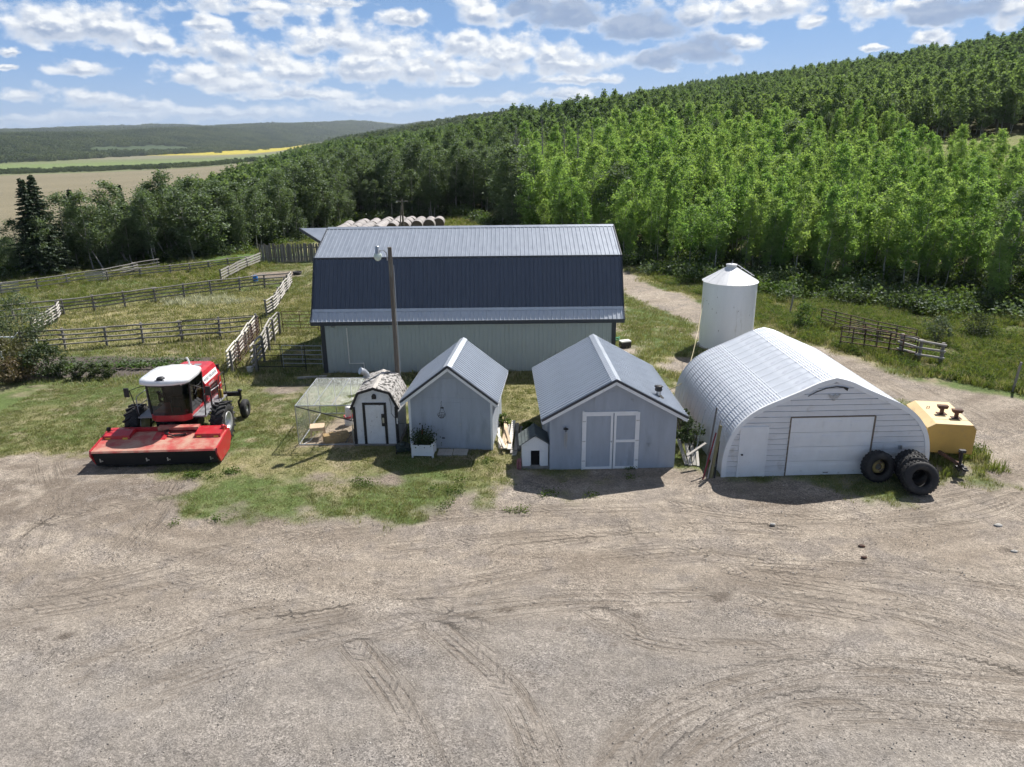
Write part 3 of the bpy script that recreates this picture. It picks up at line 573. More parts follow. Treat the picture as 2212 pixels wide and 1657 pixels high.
# ================================================================== materials of made things
ROOFM = mat('dark_slope_steel', (.085, .102, .138), .45, .25, var=.10, vscale=1.5, spec=.6)  # darkest roof tone, on the steep lower slopes of the barn
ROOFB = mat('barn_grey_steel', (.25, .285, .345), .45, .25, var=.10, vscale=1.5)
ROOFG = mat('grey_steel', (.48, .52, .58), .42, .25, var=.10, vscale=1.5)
TRIMD = mat('dark_trim', (.035, .042, .055), .5, var=.12)
WALLG = mat('barn_wall_steel', (.41, .465, .475), .5, .1, var=.05, vscale=1.2)
PLY = mat('blue_grey_paint', (.375, .42, .485), .75, var=.12, vscale=1.4, stretch=(2.2, 2.2, .5), bump=.3, bscale=14., col2=(.31, .35, .405), c2s=1.1, c2lo=.5, c2hi=.7)
WHT = mat('white_paint', (.80, .82, .84), .55, var=.06, vscale=2., col2=(.52, .52, .50), c2s=3., c2lo=.62, c2hi=.78)
WHTO = mat('weathered_white', (.70, .71, .73), .8, var=.10, vscale=5., col2=(.30, .28, .27), c2s=7., c2lo=.62, c2hi=.68, bump=.3)
BLK = mat('black_paint', (.018, .017, .018), .6, var=.2)
RUB = mat('rubber', (.022, .022, .024), .75, var=.2, vscale=6., col2=(.07, .065, .06), c2s=3., c2lo=.5, c2hi=.75, bump=.2)
GALV = mat('galvanised', (.46, .48, .50), .38, .75, var=.15, vscale=8.)
WSTEEL = mat('quonset_steel', (.60, .635, .69), .42, .22, var=.07, vscale=2., col2=(.46, .48, .54), c2s=1.3, c2lo=.55, c2hi=.72)
SIDW = mat('white_siding', (.72, .74, .77), .5, .05, var=.05, vscale=2., col2=(.55, .55, .54), c2s=1.6, c2lo=.55, c2hi=.75)
WOODG = mat('grey_wood', (.20, .19, .178), .85, var=.25, vscale=6., stretch=(1, 1, .3), rv=.25, bump=.3)
WOODW = mat('sunbleached_wood', (.37, .35, .325), .85, var=.2, vscale=6., rv=.2, bump=.3)
WOODN = mat('new_lumber', (.62, .47, .32), .7, var=.15, vscale=4., rv=.25)
WOODO = mat('old_lumber', (.50, .475, .43), .8, var=.2, vscale=4., rv=.35)
RUST = mat('rusty_steel', (.085, .05, .04), .8, .3, var=.35, vscale=9., col2=(.16, .075, .045), c2s=6.)
DKSTEEL = mat('dark_steel', (.03, .03, .034), .5, .4, var=.2)
YEL = mat('yellow_paint', (.55, .34, .085), .5, var=.08, vscale=2., col2=(.48, .30, .10), c2s=2.5, c2lo=.55, c2hi=.7)
YELT = mat('pale_yellow', (.68, .50, .26), .6, var=.08, vscale=2., col2=(.55, .40, .22), c2s=3., c2lo=.58, c2hi=.7)
RED = mat('red_paint', (.47, .020, .030), .38, var=.12, vscale=3., coat=.25, col2=(.40, .11, .09), c2s=2.2, c2lo=.50, c2hi=.75)
GLASS = mat('dark_glass', (.012, .016, .018), .06, var=.1, spec=.7)
CONC = mat('concrete', (.40, .385, .36), .9, var=.15, vscale=4., bump=.3)
PVC = mat('white_plastic', (.78, .78, .76), .4, var=.05)
HAY = mat('straw', (.36, .25, .12), .95, var=.35, vscale=14., stretch=(1, 1, 1), bump=.8, bscale=60.)
NET = mat('bale_net', (.31, .29, .285), .75, var=.14, vscale=3., bump=.3, rv=.15)
BALEF = mat('bale_end', (.115, .09, .072), .95, var=.4, vscale=9., bump=.8, bscale=30., rv=.3)
PINK = mat('faded_red_plastic', (.30, .12, .13), .6, var=.12)
BLUEP = mat('blue_plastic', (.02, .16, .50), .4, var=.08)
# ------------------------------------------------------------------ ribbed sheets
def sheet(name, wd, L, m, ribs=4, h=.020, top=.028, base=.06, z0=0.):
    """steel sheet: x across, y up the slope, ribs proud along +z"""
    b = MB(); xs = [(0., 0.)]; p = wd/ribs
    for i in range(ribs):
        c = (i+.5)*p; xs += [(c-base/2, 0.), (c-top/2, h), (c+top/2, h), (c+base/2, 0.)]
    xs.append((wd, 0.)); n = len(xs)
    vs = [(x, y, z+z0) for y in (0., L) for x, z in xs]
    b.add(vs, [(i, i+1, n+i+1, n+i) for i in range(n-1)])
    b.add([(x, 0, z+z0) for x, z in xs]+[(wd, 0, -.004+z0), (0, 0, -.004+z0)], [tuple(range(n+1, -1, -1))])
    me = b.mesh(name); me.materials.append(m); return me
def lay(parent, name, me, o, x, y, wd, n):
    """n sheets side by side along x from o"""
    x = Vector(x).normalized()
    for i in range(n): ob(name, me, parent, frame(Vector(o)+x*(wd*i), x, y))
# ------------------------------------------------------------------ gambrel barn
bx0, bx1, by0, by1 = -9.98, 5.42, 37.75, 47.75; ymid = 42.75
barn = thing('gambrel_barn', 'long grey steel barn with grey gambrel roof with darker steep slopes across the middle of the yard', 'barn', ((bx0+bx1)/2, ymid, 0))
hx = (bx1-bx0)/2; rx = hx+.45; hy = 5.0
prof = [(-5.5, 2.93), (-5.02, 3.40), (-3.62, 5.95), (0, 7.13)]
b = MB(); b.prism([(-hy+.02, 0), (-hy+.02, 3.1), (-4.75, 3.2), (-3.52, 5.8), (0, 6.98), (3.52, 5.8), (4.75, 3.2), (hy-.02, 3.1), (hy-.02, 0)], -hx+.02, hx-.02, 'x'); b.build('shell', WALLG, barn)
b = MB(); deck = [(y, z-.03) for y, z in prof]+[(-y, z-.03) for y, z in prof[-2::-1]]; dk2 = [(y*.985, z-.16) for y, z in deck]
b.prism(deck+dk2[::-1], -rx, rx, 'x'); b.build('roof_deck', TRIMD, barn)
nsh = 18; wd = 2*rx/nsh
for i in range(3):
    (ya, za), (yb, zb) = prof[i], prof[i+1]; L = math.hypot(yb-ya, zb-za); me = sheet('roof_panel', wd, L, (ROOFG, ROOFM, ROOFB)[i], h=.03)  # flare sheets get a lighter steel colour to make up for weak sunlight
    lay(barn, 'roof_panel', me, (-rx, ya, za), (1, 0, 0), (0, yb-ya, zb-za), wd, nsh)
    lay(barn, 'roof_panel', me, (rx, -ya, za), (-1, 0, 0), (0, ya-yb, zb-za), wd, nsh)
b = MB()
for s in (-1, 1):
    b.beam((-rx-.02, s*5.53, 2.85), (rx+.02, s*5.53, 2.85), .04, .20)
b.build('fascia', TRIMD, barn)
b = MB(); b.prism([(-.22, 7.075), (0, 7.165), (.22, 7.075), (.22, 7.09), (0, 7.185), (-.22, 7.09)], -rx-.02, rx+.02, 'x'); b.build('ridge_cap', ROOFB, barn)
for s in (-1, 1):
    b = MB(); b.beam((-rx-.01, s*3.635, 5.93), (rx+.01, s*3.635, 5.93), .05, .13); b.build('break_trim', TRIMD, barn)
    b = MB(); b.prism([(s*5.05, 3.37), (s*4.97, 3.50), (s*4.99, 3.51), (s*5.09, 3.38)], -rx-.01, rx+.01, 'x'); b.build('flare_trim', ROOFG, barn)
    b = MB()
    for sy in (-1, 1):
        for (ya, za), (yb, zb) in zip(prof[:-1], prof[1:]): b.beam((s*(rx+.025), sy*ya, za-.03), (s*(rx+.025), sy*yb, zb-.03), .05, .16)
    b.build('rake_trim', TRIMD, barn)
# hay hood on the left end
zz = lambda y: 7.13-abs(y)*(7.13-5.95)/3.62
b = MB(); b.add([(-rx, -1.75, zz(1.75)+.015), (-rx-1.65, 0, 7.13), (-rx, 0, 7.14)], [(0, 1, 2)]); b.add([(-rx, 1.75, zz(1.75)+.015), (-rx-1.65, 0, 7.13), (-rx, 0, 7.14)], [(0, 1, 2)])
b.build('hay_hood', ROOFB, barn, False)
b = MB(); b.beam((-rx-1.66, 0, 7.08), (-rx-.03, -1.78, zz(1.75)-.04), .05, .16); b.beam((-rx-1.66, 0, 7.08), (-rx-.03, 1.78, zz(1.75)-.04), .05, .16)
b.add([(-rx, -1.72, zz(1.75)-.1), (-rx-1.6, 0, 7.03), (-rx, 1.72, zz(1.75)-.1)], [(0, 1, 2)]); b.build('hood_trim', TRIMD, barn)
nw = 17; ww = 2*hx/nw; me = sheet('wall_panel', ww, 2.95, WALLG, h=.018)
lay(barn, 'wall_panel', me, (-hx, -hy, 0), (1, 0, 0), (0, 0, 1), ww, nw)
me2 = sheet('wall_panel', 10./11, 3.0, WALLG, h=.018); lay(barn, 'wall_panel', me2, (hx, -hy, 0), (0, 1, 0), (0, 0, 1), 10./11, 11); lay(barn, 'wall_panel', me2, (-hx, hy, 0), (0, -1, 0), (0, 0, 1), 10./11, 11)
for s in (-1, 1):
    b = MB(); b.box(s*hx-.11, s*hx+.11, -hy-.05, -hy+.14, 0, 2.95); b.build('corner_trim', TRIMD, barn)
b = MB(); b.tube([(-hx+.62, -hy-.02, 2.55), (-hx+.62, -hy-.16, 2.62)], .025, 6); b.lathe([(.03, 0), (.10, .05), (.13, .19), (.11, .2)], 12, TR(-hx+.62, -hy-.16, 2.62, R_(55))); b.build('flood_lamp', GALV, barn)
b = MB(); b.tube([(-hx+1.28, -hy-.06, 2.5), (-hx+1.28, -hy-.06, .55), (-hx+2.05, -hy-.06, .55), (-hx+2.05, -hy-.06, .1)], .035, 6); b.build('conduit', PVC, barn)
# ------------------------------------------------------------------ quonset garage
gar = thing('arched_garage', 'white arched steel garage with roll-up door at the right of the yard', 'garage', (11.5, 24.65, 0), R_(1.5))
HALF = [(3.78, 0), (3.80, .55), (3.74, 1.10), (3.60, 1.58), (3.35, 2.02), (2.98, 2.40), (2.55, 2.68), (1.78, 3.02), (1.05, 3.34), (.75, 3.50), (.42, 3.64), (0, 3.74)]
def dens_(P, st):
    out = []
    for a, c in zip(P[:-1], P[1:]):
        k = max(1, int(round(math.dist(a, c)/st))); out += [(a[0]+(c[0]-a[0])*i/k, a[1]+(c[1]-a[1])*i/k) for i in range(k)]
    return out+[P[-1]]
def smoothp(P, it=2):
    for _ in range(it): P = [P[0]]+[((P[i-1][0]+2*P[i][0]+P[i+1][0])/4, (P[i-1][1]+2*P[i][1]+P[i+1][1])/4) for i in range(1, len(P)-1)]+[P[-1]]
    return P
RIGHT = smoothp(dens_(HALF, .1), 6); ARCH = RIGHT+[(-x, z) for x, z in RIGHT[-2::-1]]          # right foot over the top to left foot
def arch_norm(P):
    out = []
    for i in range(len(P)):
        a = P[max(i-1, 0)]; c = P[min(i+1, len(P)-1)]; d = (c[0]-a[0], c[1]-a[1]); L = math.hypot(*d); out.append((d[1]/L, -d[0]/L))
    return [(n if n[0]*p[0]+n[1]*(p[1]-.6) > 0 else (-n[0], -n[1])) for n, p in zip(out, P)]
AN = arch_norm(ARCH); AW = .61; ND = 12
CROSS = [(0, .038), (.03, .038), (.06, .020), (.10, .016), (.305, .022), (.51, .016), (.55, .020), (.58, .038), (.61, .038)]
def arch_seg(i0, i1, crimp):
    b = MB(); P = ARCH[i0:i1+1]; Nn = AN[i0:i1+1]
    if crimp:
        P2, N2, k = [], [], 0
        for j in range(len(P)-1):
            for t in (0, .5):
                P2.append((P[j][0]+(P[j+1][0]-P[j][0])*t, P[j][1]+(P[j+1][1]-P[j][1])*t)); N2.append(Nn[j])
        P2.append(P[-1]); N2.append(Nn[-1]); P, Nn = P2, N2
    n = len(CROSS); vs = []
    for j, (p, q) in enumerate(zip(P, Nn)):
        for (y, h) in CROSS:
            hh = h+(.0065*(1 if j % 2 else -1)*(1 if h < .04 else .1) if crimp else 0.)
            vs.append((p[0]+q[0]*hh, y, p[1]+q[1]*hh))
    b.add(vs, [(j*n+i, j*n+i+1, (j+1)*n+i+1, (j+1)*n+i) for j in range(len(P)-1) for i in range(n-1)], not crimp)
    me = b.mesh('arch_panel'); me.materials.append(WSTEEL); return me
na_ = len(ARCH)-1; cuts = [0, int(na_*.335), int(na_*.455), int(na_*.545), int(na_*.665), na_]
SEG = [arch_seg(cuts[i], cuts[i+1], i % 2 == 0) for i in range(5)]
for k in range(ND):
    for i, me in enumerate(SEG): ob('arch_panel', me, gar, Matrix.Translation((0, .02+AW*k, 0)))
b = MB(); inn = [(p[0]-n[0]*.012, p[1]-n[1]*.012) for p, n in zip(ARCH, AN)]
b.add([(x, y, z) for y in (.06, ND*AW) for x, z in inn], [(i, i+1, len(inn)+i+1, len(inn)+i) for i in range(len(inn)-1)], True); b.build('liner', WSTEEL, gar, False)
b = MB(); b.add([(x, ND*AW-.02, z) for x, z in ARCH], [tuple(range(len(ARCH)))]); b.build('rear_wall', SIDW, gar)
b = MB(); o1 = [(p[0]+n[0]*.055, p[1]+n[1]*.055) for p, n in zip(ARCH, AN)]; i1 = [(p[0]-n[0]*.11, p[1]-n[1]*.11) for p, n in zip(ARCH, AN)]; n = len(ARCH)
vs = [(x, y, z) for (P, y) in ((o1, -.03), (i1, -.03), (o1, .05), (i1, .05)) for x, z in P]
b.add(vs, [(i, i+1, n+i+1, n+i) for i in range(n-1)]+[(2*n+i, 2*n+i+1, i+1, i) for i in range(n-1)]+[(n+i, n+i+1, 3*n+i+1, 3*n+i) for i in range(n-1)]); b.build('front_flange', WHT, gar)
def archx(z):
    for (xa, za), (xb, zb) in zip(RIGHT[:-1], RIGHT[1:]):
        if za <= z <= zb: return xa+(xb-xa)*(z-za)/max(zb-za, 1e-6)
    return 0.
MD, OD = (-3.22, -2.30, 1.93), (-1.46, 1.58, 2.30)      # doors: left, right, head
ph = .213
def siding(xl0, xl1, xr0, xr1, z0, z1):
    b = MB(); b.prism([(xl0, z0+.004), (xr0, z0+.004), (xr1, z1-.012), (xl1, z1-.012)], -.0, .045, 'y')
    b.prism([(xl1, z1-.05), (xr1, z1-.05), (xr1, z1-.008), (xl1, z1-.008)], -.026, .004, 'y'); b.build('siding_board', SIDW, gar)
z = 0.
while z < 3.55:
    z1 = min(z+ph, 3.6); xa, xb = archx(z)-.05, max(archx(z1)-.05, .02); cuts_ = []
    if z < MD[2]-.06: cuts_.append(MD)
    if z < OD[2]-.06: cuts_.append(OD)
    edges = [(-xa, -xb)]
    for c in cuts_: edges += [(c[0]-.03, c[0]-.03), (c[1]+.03, c[1]+.03)]
    edges.append((xa, xb))
    if not cuts_ and xa > 2: edges = [(-xa, -xb), (-1.5, -1.5), (-1.494, -1.494), (1.35, 1.35), (1.356, 1.356), (xa, xb)]
    if len(cuts_) == 1 and xa > 2: edges = [(-xa, -xb), (OD[0]-.03,)*2, (OD[1]+.03,)*2, (xa, xb)]
    for i in range(0, len(edges), 2): siding(edges[i][0], edges[i][1], edges[i+1][0], edges[i+1][1], z, z1)
    z = z1
b = MB(); b.box(-3.74, 3.74, .05, .09, 0, 1.2); b.prism([(-3.5, 1.2), (3.5, 1.2), (2.4, 2.6), (0, 3.5), (-2.4, 2.6)], .05, .09); b.build('wall_frame', WOODG, gar)
b = MB(); b.box(MD[0], MD[1], -.035, .03, .02, MD[2])
for zz0, zz1 in ((.18, .55), (.68, 1.15), (1.28, 1.78)):
    for xx in (MD[0]+.12, MD[0]+.52): b.box(xx, xx+.28, -.042, -.03, zz0, zz1)
door = b.build('door', WHT, gar)
b = MB(); b.lathe([(.0, -.06), (.035, -.055), (.035, -.02), (.015, 0)], 10, TR(MD[0]+.07, -.035, .92, R_(-90))@TR(0, 0, 0, 0)); b.lathe([(.0, .03), (.035, .025), (.015, .0)], 10, TR(MD[0]+.07, -.035, .92, R_(90))); b.build('knob', DKSTEEL, door)
b = MB(); t = .06
for (x0, x1, z0, z1) in ((MD[0]-t, MD[0], 0, MD[2]+t), (MD[1], MD[1]+t, 0, MD[2]+t), (MD[0], MD[1], MD[2], MD[2]+t)): b.box(x0, x1, -.045, .04, z0, z1)
b.build('door_frame', WHT, gar)
odr = MB(); odr.box(OD[0]+.01, OD[1]-.01, .02, .06, .02, OD[2]); odr = odr.build('roll_up_door', WHT, gar); sh_ = (OD[2]-.02)/4
for r in range(4):
    b = MB(); z0 = .02+r*sh_; b.box(OD[0]+.01, OD[1]-.01, -.015, .02, z0+.006, z0+sh_-.006)
    for c in range(3):
        cw = (OD[1]-OD[0])/3; xa = OD[0]+cw*c+.16; xb = OD[0]+cw*(c+1)-.16; za, zb = z0+.13, z0+sh_-.13
        b.box(xa, xb, -.028, -.014, za, zb); b.box(xa+.035, xb-.035, -.036, -.027, za+.035, zb-.035)
    b.build('door_section', WHT, odr)
b = MB(); b.tube([(-.06, -.03, .14), (-.06, -.07, .14), (.10, -.07, .14), (.10, -.03, .14)], .012, 6); b.build('pull_handle', DKSTEEL, odr)
b = MB()
for x0, x1 in ((OD[0]-.03, OD[0]+.01), (OD[1]-.01, OD[1]+.05)): b.box(x0, x1, -.03, .04, 0, OD[2]+.03)
b.box(OD[0], OD[1], -.03, .04, OD[2], OD[2]+.035); b.build('jamb', mat('brown_trim', (.16, .13, .10), .7), gar)
# black gap strip under the crown of the arch, bird emblem, socket box
b = MB(); PP = [(-.95, 3.15), (-.7, 3.30), (-.35, 3.43), (0, 3.485), (.25, 3.47), (.45, 3.42)]; LO = [(-.98, 3.11), (-.7, 3.265), (-.35, 3.40), (0, 3.455), (.25, 3.42), (.42, 3.30)]
for i in range(5): b.prism([PP[i], PP[i+1], LO[i+1], LO[i]], -.05, -.035)
b.build('gap_strip', BLK, gar)
b = MB(); ez = 3.10; ex = -.02
for s in (-1, 1):
    for k in range(4): b.prism([(ex+s*.03, ez+.02-.02*k), (ex+s*(.20-.03*k), ez+.10-.045*k), (ex+s*(.24-.035*k), ez+.075-.045*k), (ex+s*.04, ez-.015-.02*k)], -.055-.004*k, -.03)
b.prism([(ex-.04, ez+.03), (ex, ez+.07), (ex+.04, ez+.03), (ex+.035, ez-.06), (ex, ez-.10), (ex-.035, ez-.06)], -.075, -.03); b.prism([(ex-.05, ez-.16), (ex, ez-.08), (ex+.05, ez-.16)], -.055, -.03); b.prism([(ex-.02, ez+.06), (ex+.01, ez+.11), (ex+.05, ez+.08), (ex+.02, ez+.05)], -.08, -.05)
b.build('bird_emblem', mat('cast_grey', (.48, .48, .48), .6), gar)
b = MB(); b.box(2.62, 2.72, -.10, -.02, 1.02, 1.16); b.build('socket_box', GALV, gar)
# ------------------------------------------------------------------ gable sheds
def gable_shed(nm, label, loc, rz, W, Dp, wallh, peak, eave, ov_f, ov_b, mwall, trim=True):
    t = thing(nm, label, 'shed', loc, rz); hw = W/2
    b = MB(); sl = (peak-.10-wallh)/(hw); b.prism([(-hw, 0), (-hw, wallh), (0, peak-.16), (hw, wallh), (hw, 0)], 0, Dp, 'y'); b.build('wall', mwall, t)
    hwR = hw+eave; zE = peak-(peak-wallh+.02)*(hwR/hw)+.10; zP = peak
    zE = wallh-.02-(peak-wallh)/hw*eave+.08
    slp = Vector((hwR, 0, zP-zE)); L = slp.length; n = max(4, round((Dp+ov_f+ov_b)/.905)); wd_ = (Dp+ov_f+ov_b)/n; me = sheet('roof_panel', wd_, L, ROOFG, h=.050, top=.045, base=.06)
    lay(t, 'roof_panel', me, (hwR, -ov_f, zE), (0, 1, 0), (-hwR, 0, zP-zE), wd_, n)
    lay(t, 'roof_panel', me, (-hwR, Dp+ov_b, zE), (0, -1, 0), (hwR, 0, zP-zE), wd_, n)
    b = MB(); b.prism([(-hwR, zE-.012), (0, zP-.012), (hwR, zE-.012), (hwR, zE-.10), (0, zP-.10), (-hwR, zE-.10)], -ov_f+.01, Dp+ov_b-.01, 'y'); b.build('roof_deck', WHT, t)
    b = MB(); b.prism([(-.17, zP-.045), (0, zP+.045), (.17, zP-.045), (.17, zP-.065), (0, zP+.02), (-.17, zP-.065)], -ov_f-.01, Dp+ov_b+.01, 'y'); b.build('ridge_cap', ROOFG, t)
    for s in (-1, 1):
        b = MB(); b.beam((s*hwR, -ov_f-.02, zE-.015), (0, -ov_f-.02, zP-.015), .045, .085); b.build('drip_edge', TRIMD, t)
        b = MB(); b.beam((s*(hwR-.01), -ov_f, zE-.125), (0, -ov_f, zP-.125), .03, .12); b.build('barge_board', WHT, t)
    if trim:
        for s in (-1, 1):
            b = MB(); b.box(s*hw-.045, s*hw+.045, -.03, .03, 0, wallh+.02); b.build('corner_board', WHT, t)
    return t
s1 = gable_shed('garden_shed', 'small blue-grey gable shed with white corner boards beside the white coop', (-2.47, 27.42, 0), R_(-5.3), 3.30, 3.72, 2.28, 3.60, .30, .30, .15, PLY)
for (x0, x1, z0, z1) in ((-.30, .42, .12, 2.02), (-.36, .30, 2.35, 3.00)):
    b = MB(); b.box(x0, x1, -.016, .0, z0, z1); b.build('door_leaf' if z0 < 1 else 'hatch', PLY, s1)
b = MB(); b.box(-1.6, 1.6, -.009, .0, 2.17, 2.20); b.build('seam_batten', PLY, s1)
for z in (.45, 1.75): b = MB(); b.box(-.38, -.26, -.024, -.0, z, z+.05); b.build('hinge', DKSTEEL, s1)
b = MB(); b.box(.36, .40, -.04, 0, 1.05, 1.12); b.build('latch', GALV, s1)
s2 = gable_shed('workshop_shed', 'wide blue-grey gable shed with white-framed double doors and stovepipe', (3.76, 25.39, 0), R_(1.5), 4.74, 5.85, 2.28, 3.65, .33, .30, .20, PLY, False)
dl = [(-1.10, -.02, 'wide'), (.02, .90, 'narrow')]
b = MB(); b.box(-1.17, -1.10, -.05, 0, 0, 2.37); b.box(.90, .97, -.045, 0, 0, 2.30); b.box(-1.10, .90, -.04, 0, 2.27, 2.33); b.build('door_frame', WHT, s2)
for x0, x1, k in dl:
    b = MB(); b.box(x0+.02, x1-.02, -.02, 0, .04, 2.25); lf = b.build('door_leaf', PLY, s2)
    b = MB(); w_ = .085
    for (a0, a1, c0, c1) in ((x0, x0+w_, .02, 2.27), (x1-w_, x1, .02, 2.27), (x0+w_, x1-w_, .02, .11), (x0+w_, x1-w_, 2.17, 2.27)): b.box(a0, a1, -.045, -.018, c0, c1)
    if k == 'narrow': b.box(x0+w_, x1-w_, -.045, -.018, 1.10, 1.20)
    b.build('white_trim', WHT, lf)
b = MB(); b.lathe([(.0, .05), (.03, .045), (.03, .02), (.012, 0)], 10, TR(-.07, -.045, 1.15, R_(90))); b.build('knob', GALV, s2)
for x_ in (-1.10, .90):
    for z_ in (.35, 1.15, 1.95): b = MB(); b.box(x_-.06, x_+.06, -.056, -.044, z_, z_+.03); b.build('hinge', GALV, s2)
b = MB(); b.box(-.72, .02, -.014, 0, 2.42, 3.12); b.build('hatch', PLY, s2)
for x, z in ((-.80, 2.85), (.62, 2.8), (1.30, 1.0)):
    b = MB(); b.tube([(x, -.01, z), (x, -.06, z), (x+.05, -.07, z+.04), (x+.07, -.06, z-.03), (x+.07, -.02, z-.12)], .008, 5); b.build('hook', GALV, s2)
for x in (-1.9, 1.75): b = MB(); b.box(x, x+.006, -.005, 0, .05, 2.25); b.build('seam_batten', PLY, s2)
sz = 3.65-(1.70)*(3.65-2.21)/2.70
b = MB(); b.tube([(1.72, .45, sz-.1), (1.72, .45, sz+.22)], .10, 12); sp = b.build('stovepipe', GALV, s2)
b = MB(); b.lathe([(.12, 0), (.15, .06), (.12, .12), (.17, .18), (.06, .20), (0, .20)], 12, TR(1.72, .45, sz+.2)); b.build('rain_cap', BLK, sp)
b = MB(); b.lathe([(.22, -.06), (.12, .05), (.105, .06)], 12, TR(1.72, .45, sz-.02)); b.build('flashing', BLK, sp)
# wind chime
t = thing('wind_chime', 'wind chime with long metal tubes hung on the wide shed front', 'wind chime', (1.98, 25.22, 1.72))
b = MB(); b.lathe([(0, .03), (.09, .01), (.10, -.02), (.02, -.03)], 12, TR(0, 0, 0)); b.box(-.015, .015, 0, .12, 0, .04); b.tube([(0, 0, .0), (0, 0, -.12)], .02, 6); b.build('top_disc', DKSTEEL, t)
for i in range(5):
    a = i*1.2566; x, y = .05*math.cos(a), .05*math.sin(a); L = .32+.09*i
    b = MB(); b.tube([(x, y, -.14), (x, y, -.14-L)], .011, 6); b.build('tube', GALV, t)
# ------------------------------------------------------------------ white coop with gambrel roof
coop = thing('chicken_coop', 'little white coop with black trim and worn gambrel shingle roof', 'coop', (-5.57, 27.9, 0), R_(-1))
CO = [(-.87, 0.06), (-.89, 1.70), (-.585, 2.28), (0, 2.45), (.585, 2.28), (.89, 1.70), (.87, .06)]
b = MB(); b.prism(CO, 0, 2.2, 'y'); b.build('wall', WHTO, coop)
SHG = mat('worn_shingle', (.40, .385, .37), .95, var=.2, vscale=4., col2=(.05, .048, .045), c2s=7., c2lo=.47, c2hi=.56, bump=.8, bscale=18.)
RF = [(-.97, 1.62), (-.635, 2.31), (0, 2.50), (.635, 2.31), (.97, 1.62)]
for i in range(4):
    (xa, za), (xb, zb) = RF[i], RF[i+1]; nx_, nz_ = -(zb-za), (xb-xa); L = math.hypot(nx_, nz_); nx_, nz_ = nx_/L*.035, nz_/L*.035
    for j in range(3):
        t0, t1 = j/3., (j+1)/3.; P = lambda t: (xa+(xb-xa)*t, za+(zb-za)*t); lift = (1-j if i < 2 else j-1)*.002
        p, q = P(t0), P(t1); b = MB(); b.prism([p, q, (q[0]+nx_*(1+lift*5), q[1]+nz_), (p[0]+nx_, p[1]+nz_*(1+lift*5))], -.10+.006*j, 2.32, 'y'); b.build('shingle_course', SHG, coop)
b = MB(); b.prism([(-.12, 2.50), (0, 2.555), (.12, 2.50), (.12, 2.48), (0, 2.53), (-.12, 2.48)], -.11, 2.33, 'y'); b.build('ridge_board', WOODW, coop)
b = MB()
for (p, q) in zip(RF[:-1], RF[1:]): b.beam((p[0], -.105, p[1]-.02), (q[0], -.105, q[1]-.02), .04, .10)
b.build('black_barge', BLK, coop)
for s in (-1, 1): b = MB(); b.box(s*.86-.06, s*.86+.06, -.03, .03, .05, 1.68); b.build('black_corner', BLK, coop)
b = MB()
for (x0, x1, z0, z1) in ((-.50, -.40, .05, 1.86), (.37, .47, .05, 1.86), (-.40, .37, 1.77, 1.86)): b.box(x0, x1, -.04, 0, z0, z1)
b.build('door_frame', BLK, coop)
b = MB(); b.box(-.385, .355, -.025, 0, .08, 1.76); dr = b.build('door', WHTO, coop)
b = MB(); b.box(.25, .40, -.06, -.026, .85, 1.38); b.build('lock_plate', BLK, dr)
b = MB(); b.box(.29, .36, -.085, -.06, 1.0, 1.22); b.build('latch', GALV, dr)
b = MB(); b.prism([(-.09, 2.02), (-.09, 2.16), (-.05, 2.22), (0, 2.24), (.05, 2.22), (.09, 2.16), (.09, 2.02)], -.05, 0); b.prism([(-.05, 2.04), (-.05, 2.14), (0, 2.18), (.05, 2.14), (.05, 2.04)], -.056, -.05); b.build('gable_vent', DKSTEEL, coop)
b = MB(); b.tube([(.62, -.03, 2.05), (.68, -.05, 1.75), (.66, -.03, 1.4), (.84, -.03, 1.15)], .008, 5); b.build('cord', BLK, coop)
b = MB(); b.box(-.95, .95, -.10, 2.2, 0.0, .06); b.build('skid', WOODG, coop)
b = MB(); b.box(.86, .91, -.05, -.03, .95, 1.2); b.build('thermometer', PVC, coop)
b = MB(); b.tube([(-.55, 1.75, 2.25), (-.62, 1.78, 2.48), (-.72, 1.72, 2.62), (-.86, 1.62, 2.70)], [.13, .13, .14, .15], 14); b.lathe([(.15, 0), (.19, .0), (.19, .03), (.15, .03)], 14, TR(-.60, 1.77, 2.36)); b.build('vent_duct', GALV, coop)
# ------------------------------------------------------------------ chain-link run
run = thing('chicken_run', 'galvanised chain-link poultry run attached to the white coop', 'cage', (-8.80, 27.92, 0))
rw, rd, rh = 2.26, 3.6, 1.74
PIPE = GALV
def pipe(pts, r=.022, nm='pipe'): b = MB(); b.tube(pts, r, 7); b.build(nm, PIPE, run)
for x, y in ((0, 0), (rw, 0), (0, rd), (rw, rd), (0, rd/2), (rw*.33, rd), (rw*.66, rd)): pipe([(x, y, 0), (x, y, rh)], nm='post')
for a, c in (((0, 0), (rw, 0)), ((0, rd), (rw, rd)), ((0, 0), (0, rd)), ((rw, 0), (rw, rd))):
    pipe([(a[0], a[1], rh), (c[0], c[1], rh)], nm='top_rail'); pipe([(a[0], a[1], .04), (c[0], c[1], .04)], nm='bottom_rail')
for x in (rw*.33, rw*.66): pipe([(x, 0, rh), (x, rd, rh)], .018, 'roof_bar')
b = MB(); b.beam((.03, .03, rh-.04), (rw+.1, .06, 1.02), .03, .04); b.build('diagonal_brace', BLK, run)
